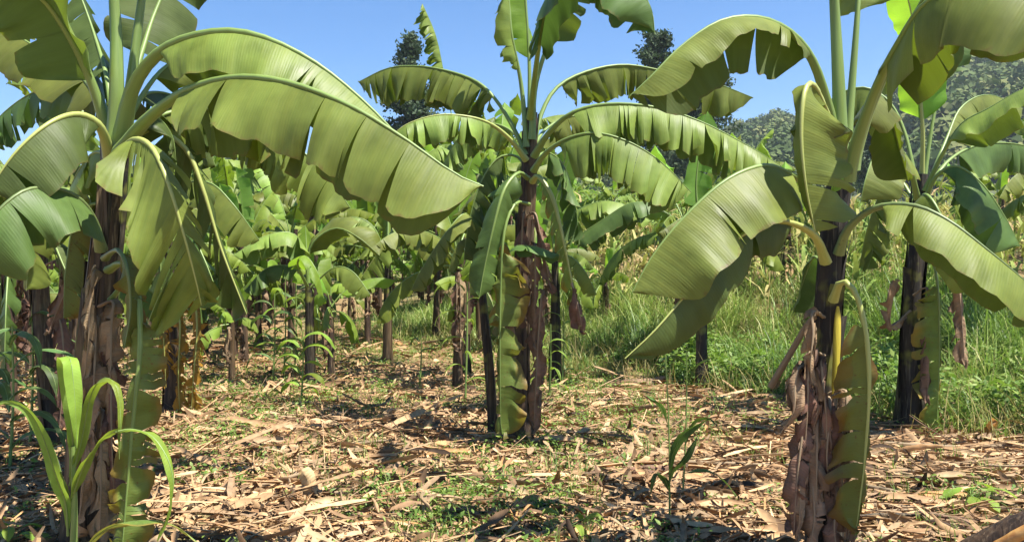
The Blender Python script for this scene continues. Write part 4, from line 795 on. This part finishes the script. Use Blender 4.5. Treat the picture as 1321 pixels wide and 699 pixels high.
extra(905, 8.8, [([(905, 300, 8.8), (898, 245, 8.8), (903, 190, 8.8), (912, 140, 8.8)], dict(mat='young', W=.18, droop=(20, 25), tear=.3, s0=.2, roll=(100, 100))),
                 ([(905, 300, 8.8), (925, 262, 8.6), (965, 255, 8.5), (1005, 280, 8.4)], dict(W=.24)), ([(905, 300, 8.8), (885, 280, 8.7), (850, 300, 8.6)], dict(W=.18))],
      'banana plant with an upright green leaf showing between the centre and right crowns')
extra(400, 8.9, [([(398, 370, 8.9), (392, 320, 8.8), (375, 300, 8.7), (340, 305, 8.6), (300, 330, 8.5)], dict(W=.24, tear=.3)), ([(398, 370, 8.9), (400, 320, 8.9), (430, 295, 8.8), (460, 305, 8.7), (490, 330, 8.7)], dict(W=.22, tear=.2, mat='leaf')),
                 ([(398, 370, 8.9), (384, 340, 8.6), (395, 330, 8.4), (410, 352, 8.3), (418, 385, 8.3)], dict(W=.12, tear=.3, mat='young', droop=(20, 20))), ([(398, 370, 8.9), (380, 345, 8.8), (345, 345, 8.7), (315, 375, 8.6)], dict(W=.2, mat='deep')),
                 ([(398, 365, 8.9), (396, 330, 9), (394, 290, 9.1)], dict(W=.1, mat='young', droop=(30, 30), tear=.1)), ([(398, 372, 8.9), (430, 345, 8.8), (455, 350, 8.7), (478, 380, 8.6)], dict(W=.2, tear=.9))],
      'low banana plant with broad fresh leaves left of the clearing, above the small maize')
extra(500, 10.6, [([(500, 330, 10.6), (508, 300, 10.4), (512, 285, 10.2), (498, 310, 10), (470, 352, 10), (455, 375, 10)], dict(W=.26, tear=1.5, s0=.35, rib='riby')), ([(500, 330, 10.6), (480, 290, 10.6), (450, 280, 10.6), (420, 300, 10.5)], {}),
                  ([(500, 330, 10.6), (520, 290, 10.5), (545, 295, 10.4), (565, 330, 10.4)], {}), ([(500, 330, 10.6), (500, 270, 10.8), (490, 230, 11)], dict(W=.2))], 'banana plant with a comb-like shredded leaf hanging left, behind the clearing')

# ------------------------------------------------------------------ maize plants
def maize(px, d, leaves, H, label, r=.012, group='maize plants between the bananas', mat='maize', name='maize_plant', top=None, pub=True):
    g = at_ground(px, d); e = empty(name, g, label, 'maize plant', group)
    base = g - np.array((0, 0, .03)); tp = g + np.array((.02, 0, H)) if top is None else P(*top)
    V, Q, U = tube(spline([base, (base + tp) / 2 + .01, tp], 10)[0], np.linspace(r, r * .45, 10), 8); obj('stalk', mesh_np('stalk', V - g, Q, M['rib'], U), e)
    for i, (pp, kw) in enumerate(leaves):
        k = {**dict(s0=.02, W=.035, droop=(18, 18), tear=0, grav=0, r0=.005, nv=3, rib='rib', mat=mat, dens=1.2, sweep=.6, tipw=.35, basew=.25), **kw}
        leaf(e, g, pp, seed=i + int(px), **k)
    return e, g
maize(88, 3.3, [([(88, 690, 3.3), (85, 650, 3.27), (72, 612, 3.2), (52, 555, 3.12), (32, 526, 3.08), (0, 520, 3.05), (-25, 545, 3.02)], dict(W=.030)),
                ([(92, 600, 3.3), (94, 570, 3.27), (90, 520, 3.2), (84, 470, 3.14), (86, 459, 3.09), (92, 468, 3.05), (97, 520, 3.02), (99, 578, 3.02)], dict(W=.035, tipw=.7, basew=.3)),
                ([(90, 625, 3.3), (104, 570, 3.25), (118, 508, 3.2), (134, 487, 3.15), (150, 498, 3.1), (156, 540, 3.07), (154, 592, 3.05)], dict(W=.028)),
                ([(90, 650, 3.3), (108, 600, 3.2), (130, 568, 3.12), (152, 554, 3.05)], dict(W=.026)), ([(150, 556, 3.06), (170, 553, 3.05), (196, 562, 3.03), (216, 590, 3.0), (224, 622, 2.98), (219, 655, 2.98), (204, 698, 2.98)], dict(W=.024, s0=.0)),
                ([(88, 640, 3.3), (80, 612, 3.3), (70, 580, 3.28), (58, 568, 3.26)], dict(W=.016)),
                ([(92, 720, 3.3), (112, 702, 3.2), (140, 680, 3.12), (180, 671, 3.05), (222, 676, 3.0), (262, 704, 2.98)], dict(W=.036, mat='sick')), ([(90, 615, 3.3), (90, 580, 3.3), (88, 548, 3.3), (84, 540, 3.3)], dict(W=.012))],
      .9, 'young bright green maize plant in the left foreground, its top leaf bent over', r=.02, top=(94, 575, 3.27))
def gen_maize(px, d, H, seed, label, mat='maize', nl=9, wl=.045, ll=.5):
    rs = np.random.RandomState(seed); g = at_ground(px, d); lv = []
    for i in range(nl):
        z = H * (.15 + .8 * i / nl); az = i * 3.14 + rs.normal(0, .5); l = ll * rs.uniform(.7, 1.15); p = g + np.array((0, 0, z)); pts = [p]; e = rs.uniform(.9, 1.25)
        for k in range(6):
            ee = e - 2.6 * ((k + .5) / 6); p = p + np.array((math.cos(az) * math.cos(ee), math.sin(az) * math.cos(ee), math.sin(ee))) * l / 6; pts.append(p)
        lv.append((pts, dict(px=False, W=wl, droop=(20, 20), dens=.7)))
    return maize(px, d, lv, H, label, mat=mat)
for a in [(388, 7.7, .72, 1, 'small fresh maize plant alone in the open ground left of centre', 'maize', 9, .075, .42), (352, 9.2, 1.05, 2, 'tall maize plant in the clump left of the clearing, leftmost one', 'maized', 8, .055, .5),
          (366, 9.5, 1.2, 3, 'middle stalk of the tall maize clump left of the clearing', 'maize', 8, .055, .5), (12, 5.3, 1.0, 4, 'dark green maize plant nearest the left edge', 'maized', 9, .05, .6),
          (38, 5.9, 1.1, 5, 'dark green maize plant between the left edge and the slim dark trunk', 'maized', 9, .05, .55), (600, 7.9, 1.5, 6, 'tall thin maize stalk in front of the brown trunk left of the centre plant', 'maize', 9, .02, .4),
          (541, 8.8, .7, 7, 'single thin maize stalk curving up in the gap, left of the brown trunk', 'maized', 4, .02, .3), (708, 8.2, .8, 8, 'thin maize plant just right of the centre trunk', 'maize', 8, .02, .4),
          (380, 9.9, 1.15, 9, 'rightmost stalk of the tall maize clump left of the clearing', 'maized', 9), (725, 8.9, .9, 10, 'maize plant beside the foot of the grassy bank', 'maize', 8, .025, .4)]:
    gen_maize(*a)

# thin reed-like weeds in the foreground
def weed(px, d, top, leaves, label):
    g = at_ground(px, d); e = empty('tall_weed', g, label, 'weed', 'thin weeds in the foreground')
    V, Q, U = tube(spline([g - np.array((0, 0, .02)), P((px + top[0]) / 2 + 2, (top[1] + 660) / 2, d), P(*top, d)], 12)[0], np.linspace(.0065, .003, 12), 6); obj('stalk', mesh_np('stalk', V - g, Q, M['rib'], U), e)
    for i, (pp, wd) in enumerate(leaves):
        leaf(e, g, [(a, b, d + c) for a, b, c in pp], s0=.03, W=wd, droop=(15, 25), tear=0, r0=.003, nv=3, rib='rib', mat='deep', seed=i, sweep=.5, tipw=.4, basew=.3, grav=0)
weed(864, 4.45, (858, 448), [([(864, 610, 0), (868, 585, -.05), (882, 560, -.1), (905, 545, -.15), (918, 540, -.2)], .03), ([(864, 622, 0), (868, 606, -.05), (885, 590, -.1), (900, 562, -.12)], .026), ([(861, 545, 0), (850, 520, -.1), (832, 508, -.2)], .018),
                              ([(864, 635, 0), (858, 618, -.05), (845, 610, -.1), (838, 640, -.1)], .02)], 'thin leafy weed stalk in front of the litter, the left one of the pair')
weed(880, 4.9, (886, 452), [([(883, 575, 0), (893, 548, -.05), (912, 538, -.1), (926, 548, -.15)], .02), ([(882, 610, 0), (910, 605, -.05), (935, 620, -.1), (950, 640, -.1)], .018), ([(885, 500, 0), (900, 470, -.05), (915, 462, -.1)], .015), ([(885, 470, 0), (870, 458, -.05), (850, 465, -.1)], .015)],
     'thin leafy weed stalk in front of the litter, the right one of the pair')
def broad_weed(px, d, label, n=9, s=.10):
    g = at_ground(px, d); e = empty('broadleaf_weed', g, label, 'weed', 'broad-leaved weeds'); rs = np.random.RandomState(int(px))
    V, Q, U = tube(spline([g, g + np.array((.01, 0, .12))], 6)[0], np.linspace(.006, .004, 6), 6); obj('stalk', mesh_np('stalk', V - g, Q, M['rib'], U), e)
    for i in range(n):
        az = i * 2.4 + rs.rand() * .5; r_ = rs.uniform(.05, .14); z = rs.uniform(.06, .14); c = np.array((math.cos(az), math.sin(az), 0))
        leaf(e, g, [g + (0, 0, z * .6), g + c * r_ + (0, 0, z), g + c * (r_ + s * .8) + (0, 0, z - .01), g + c * (r_ + s * 1.3) + (0, 0, z - .05)], s0=.35, W=s * .42, droop=(12, 12), tear=0, r0=.003, nv=4, seed=i, mat='maize', px=False, grav=0, tipw=.45, basew=.4)
broad_weed(1252, 4.75, 'round-leaved green weed growing out of the stalks at lower right')
broad_weed(12, 3.9, 'small leafy weed at the lower left edge beside the maize', 8, .07)
broad_weed(735, 4.2, 'yellow-green leafy weed in the shaded litter at the bottom centre', 7, .05)

# ------------------------------------------------------------------ fallen stalks and debris
def fallen_mesh(seed, L_, r, mat, bend=.08, split=True):
    rs = np.random.RandomState(seed); n = 14; s = np.linspace(0, 1, n)
    q = np.stack([(s - .5) * L_, bend * L_ * np.sin(s * 3.1) * rs.choice([-1, 1]), r * .6 + .03 * np.sin(s * 5 + seed) * L_ * .3 + s * 0], -1)
    rad = r * (1 - .55 * s) * (1 + .12 * rs.randn(n) * .5); rad[0] *= .8; rad[-1] *= .4
    V, Q, U = tube(q, rad, 8, flat=.55); 
    V = V + rs.normal(0, r * .06, V.shape)
    return mesh_np('fallen_stalk', V, Q, mat, U)
FM = [fallen_mesh(i, l, r, M[m], b) for i, (l, r, m, b) in enumerate([(1.1, .018, 'ribd', .05), (.8, .022, 'sheath', .1), (.6, .016, 'ribd', .15), (1.3, .024, 'ribd', .04), (.5, .012, 'ribd', .2)])]
rs = np.random.RandomState(4)
fl = [(1150, 4.2), (1200, 4.4), (1180, 4.0), (1130, 4.6), (1260, 4.3), (1230, 5.2), (1190, 5.6), (1150, 5.9), (1250, 6.1), (1290, 5.6), (1120, 5.1), (1210, 3.9), (1160, 3.75), (1300, 4.9), (1000, 5.0), (960, 5.6), (800, 5.2), (730, 5.9),
      (770, 4.2), (700, 3.9), (640, 4.1), (560, 4.4), (470, 5.0), (420, 5.9), (500, 6.1), (380, 5.2), (300, 4.6), (260, 4.0), (350, 4.0), (900, 4.1), (950, 4.5), (840, 6.8), (800, 8.1), (760, 6.6), (920, 6.2), (1000, 6.6), (20, 4.6), (40, 5.1),
      (1180, 4.7), (1100, 4.3), (1240, 3.8), (1090, 5.4), (450, 4.2), (600, 5.2), (530, 5.6)]
for i, (px, d) in enumerate(fl):
    c = at_ground(px, d); a = rs.normal(-.25, .35) if px > 1050 else rs.uniform(-1.2, 1.2)
    o = obj('fallen_stalk', FM[i % 5]); s = rs.uniform(.7, 1.1); h = .35 * s
    z0 = float(gz(c[0] - math.cos(a) * h, c[1] - math.sin(a) * h)); z1 = float(gz(c[0] + math.cos(a) * h, c[1] + math.sin(a) * h))
    o.location = (c[0], c[1], (z0 + z1) / 2 + .025); o.rotation_euler = (0, -math.atan2(z1 - z0, 2 * h), a); o.scale = (s, s, s)
    reg = 'in the heap of stalks at lower right' if px > 1050 else 'in the sunny litter left of the centre trunk' if px < 640 else 'in the litter between the centre and right trunks'
    kd = ['long slender', 'short thick', 'crooked', 'longest heavy', 'thin curved'][i % 5]; lm = min(LAND, key=lambda a: abs(a[0] - px)); row = 'nearest the camera' if d < 4.15 else 'midway' if d < 5.0 else 'deep in litter' if d < 6.05 else 'farther back'
    tag(o, f'{kd} fallen stalk {row}, {"left" if px < lm[0] else "right"} of {lm[1]}', 'fallen stalk', f'dry stalks {reg}')
def scrap(px, d, pts, W, label, mat='dry', name='dry_leaf', **kw):
    g = at_ground(px, d); e = empty(name, g, label, 'dry leaf')
    pts = [(a, HY + (CAMZ - float(gz((a - CX) / F_PX * (d + dd), d + dd)) - h) / (d + dd) * F_PX, d + dd) for a, dd, h in pts]
    leaf(e, g, pts, **{**dict(s0=.03, W=W, droop=(30, 30), tear=.2, grav=.1, mat=mat, rib='ribd', r0=.006, crumple=.03, nv=4, seed=int(px), name='blade', basew=.2), **kw})
scrap(402, 4.75, [(406, 0, .02), (402, -.02, .1), (398, -.03, .18), (396, -.02, .2)], .045, 'pale tan dry leaf scrap standing upright in the litter', tear=0, droop=(10, 15), mat='pale')
scrap(815, 9.0, [(775, .1, .04), (800, 0, .07), (830, -.1, .08), (858, -.1, .12)], .10, 'long dark dead leaf lying before the grassy bank')
scrap(790, 5.35, [(725, 0, .03), (770, .0, .05), (820, .05, .06), (870, .1, .06)], .07, 'long pale dry leaf lying across the litter right of the centre trunk', W_=0) if False else scrap(790, 5.35, [(725, 0, .03), (770, .0, .05), (820, .05, .06), (870, .1, .06)], .07, 'long pale dry leaf lying across the litter right of the centre trunk')
scrap(1272, 6.3, [(1262, .1, .03), (1272, 0, .10), (1282, 0, .16), (1286, 0, .15)], .05, 'orange-brown curled dry leaf upright at the foot of the right bank', tear=0, mat='amber')
scrap(1235, 4.4, [(1180, .1, .05), (1215, 0, .07), (1250, -.05, .06), (1275, -.1, .04)], .06, 'pale curled dry leaf lying on the stalk heap at lower right')
scrap(60, 5.1, [(10, 0, .04), (40, 0, .06), (80, 0, .05)], .08, 'dry leaf lying between the two left trunks')

def fallen_trunk():
    g = at_ground(1320, 3.35); e = empty('fallen_log', g, 'dark fallen banana trunk with an orange split, cut off at the lower right corner', 'log')
    q = spline([P(1232, 734, 3.55), P(1275, 708, 3.45), P(1335, 680, 3.35), P(1420, 658, 3.25)], 22)[0]
    rad = np.full(22, .085); rad[:3] = (.045, .06, .075)
    V, Q, U = tube(q, rad, 16, flat=.8); V = V + np.random.RandomState(1).normal(0, .003, V.shape); obj('bark', mesh_np('bark', V - g, Q, M['stemb'], U), e)
    m, t, ns, ln, bs = newmat('split_pith'); oc = ns.new('ShaderNodeTexCoord').outputs['Object']
    ln.new(mixc(t, rng(t, noise(t, oc, 1, 4, (9, 40, 40)), .3, .7), (.34, .13, .03), (.62, .36, .12)), bs.inputs['Base Color']); bs.inputs['Roughness'].default_value = .5
    q2 = q[2:] + np.array((-.01, -.070, .040)); V, Q, U = tube(q2, np.linspace(.020, .034, len(q2)) * (1 + .2 * np.random.RandomState(2).rand(len(q2))), 8, flat=1.); obj('split', mesh_np('split', V - g, Q, m, U), e)
fallen_trunk()

# ------------------------------------------------------------------ the two tall trees beyond the plantation
def tree(px, d, pytop, halfw, label, kind, seed):
    rs = np.random.RandomState(seed); x = (px - CX) / F_PX * d; z0 = float(hill_z(np.array(px * 1.), np.array(d * 1.))) if d > 104 else float(gz(x, d)); top = P(px, pytop, d)[2]; H = top - z0; hw = halfw / F_PX * d
    e = empty(kind, (x, d, z0), label, 'tree', 'tall trees beyond the plantation'); n = 14; s = np.linspace(0, 1, n)
    q = np.stack([.15 * np.sin(s * 4), .1 * np.cos(s * 5), -0.3 + s * H * .97], -1)
    V, Q, U = tube(q, np.linspace(.32, .05, n), 8); tr = obj('trunk', mesh_np('trunk', V, Q, M['bark'], U), e)
    A = Acc(); nb = 120; B = Acc()
    hb = (.25 + .73 * rs.rand(nb) ** .8) if kind == 'pine_tree' else (.35 + .6 * rs.rand(nb))
    for f_ in hb:
        az = rs.rand() * 6.28; r = hw * ((1.05 - f_) ** .8 * 1.7 if kind == 'pine_tree' else (1 - ((f_ - .62) / .45) ** 2) ** .5 if abs(f_ - .62) < .44 else .3) * rs.uniform(.45, 1.1)
        st = np.array((0, 0, f_ * H - .3)); en = st + np.array((math.cos(az) * r, math.sin(az) * r, r * rs.uniform(.0, .5)))
        V, Q, U = tube(spline([st, (st + en) / 2 + (0, 0, .05 * r), en], 5)[0], np.linspace(.06, .015, 5), 5); B.add(V, Q, U)
        m = int(30 + r * 75); tpos = rs.rand(m) ** .6; c = st + (en - st) * tpos[:, None] + rs.normal(0, .12 + .06 * r, (m, 3))
        nn = unit(rs.randn(m, 3)); a = unit(np.cross(nn, rs.randn(m, 3))); b = np.cross(nn, a); sz = rs.uniform(.07, .17, m)[:, None]
        Vq = np.stack([c - a * sz, c + b * sz * .6, c + a * sz, c - b * sz * .6], 1).reshape(-1, 3); A.add(Vq, np.arange(len(Vq)).reshape(-1, 4), None, np.repeat(np.clip(rs.rand() * .6 + rs.rand(m) * .4, 0, 1), 4))
    obj('branches', B.mesh('branches', M['bark']), tr)
    o = obj('crown', A.mesh('crown', M['needles'], smooth=False), e)
tree(529, 46, 34, 42, 'dark pine tree with a narrow pointed top, rising left of the centre plant', 'pine_tree', 3)
tree(846, 50, 24, 24, 'tall dark tree showing above the torn leaves right of centre', 'broadleaf_tree', 5)
tree(900, 56, 92, 55, 'wide dark tree crown hidden mostly behind the right-pointing torn leaves', 'broadleaf_tree', 6)
tree(1120, 60, 120, 30, 'dark tree crown between the two right-hand banana crowns', 'broadleaf_tree', 8)

# ------------------------------------------------------------------ the slightly hazy air
def haze():
    x0, x1, y0, y1, z0, z1 = -1600, 1600, -320, 1520, -4, 190
    V = np.array([(x, y, z) for x in (x0, x1) for y in (y0, y1) for z in (z0, z1)], float)
    Q = np.array([(0, 1, 3, 2), (4, 6, 7, 5), (0, 4, 5, 1), (2, 3, 7, 6), (0, 2, 6, 4), (1, 5, 7, 3)])
    m = bpy.data.materials.new('air'); m.use_nodes = True; t = m.node_tree; t.nodes.clear()
    v = t.nodes.new('ShaderNodeVolumePrincipled'); v.inputs['Color'].default_value = (.80, .88, 1, 1); v.inputs['Density'].default_value = .00042; v.inputs['Anisotropy'].default_value = .2
    o_ = t.nodes.new('ShaderNodeOutputMaterial'); t.links.new(v.outputs[0], o_.inputs['Volume'])
    o = obj('haze', mesh_np('haze', V, Q, m, smooth=False)); tag(o, 'thin bluish haze in the air over the hills', 'haze', kind='stuff')
haze()
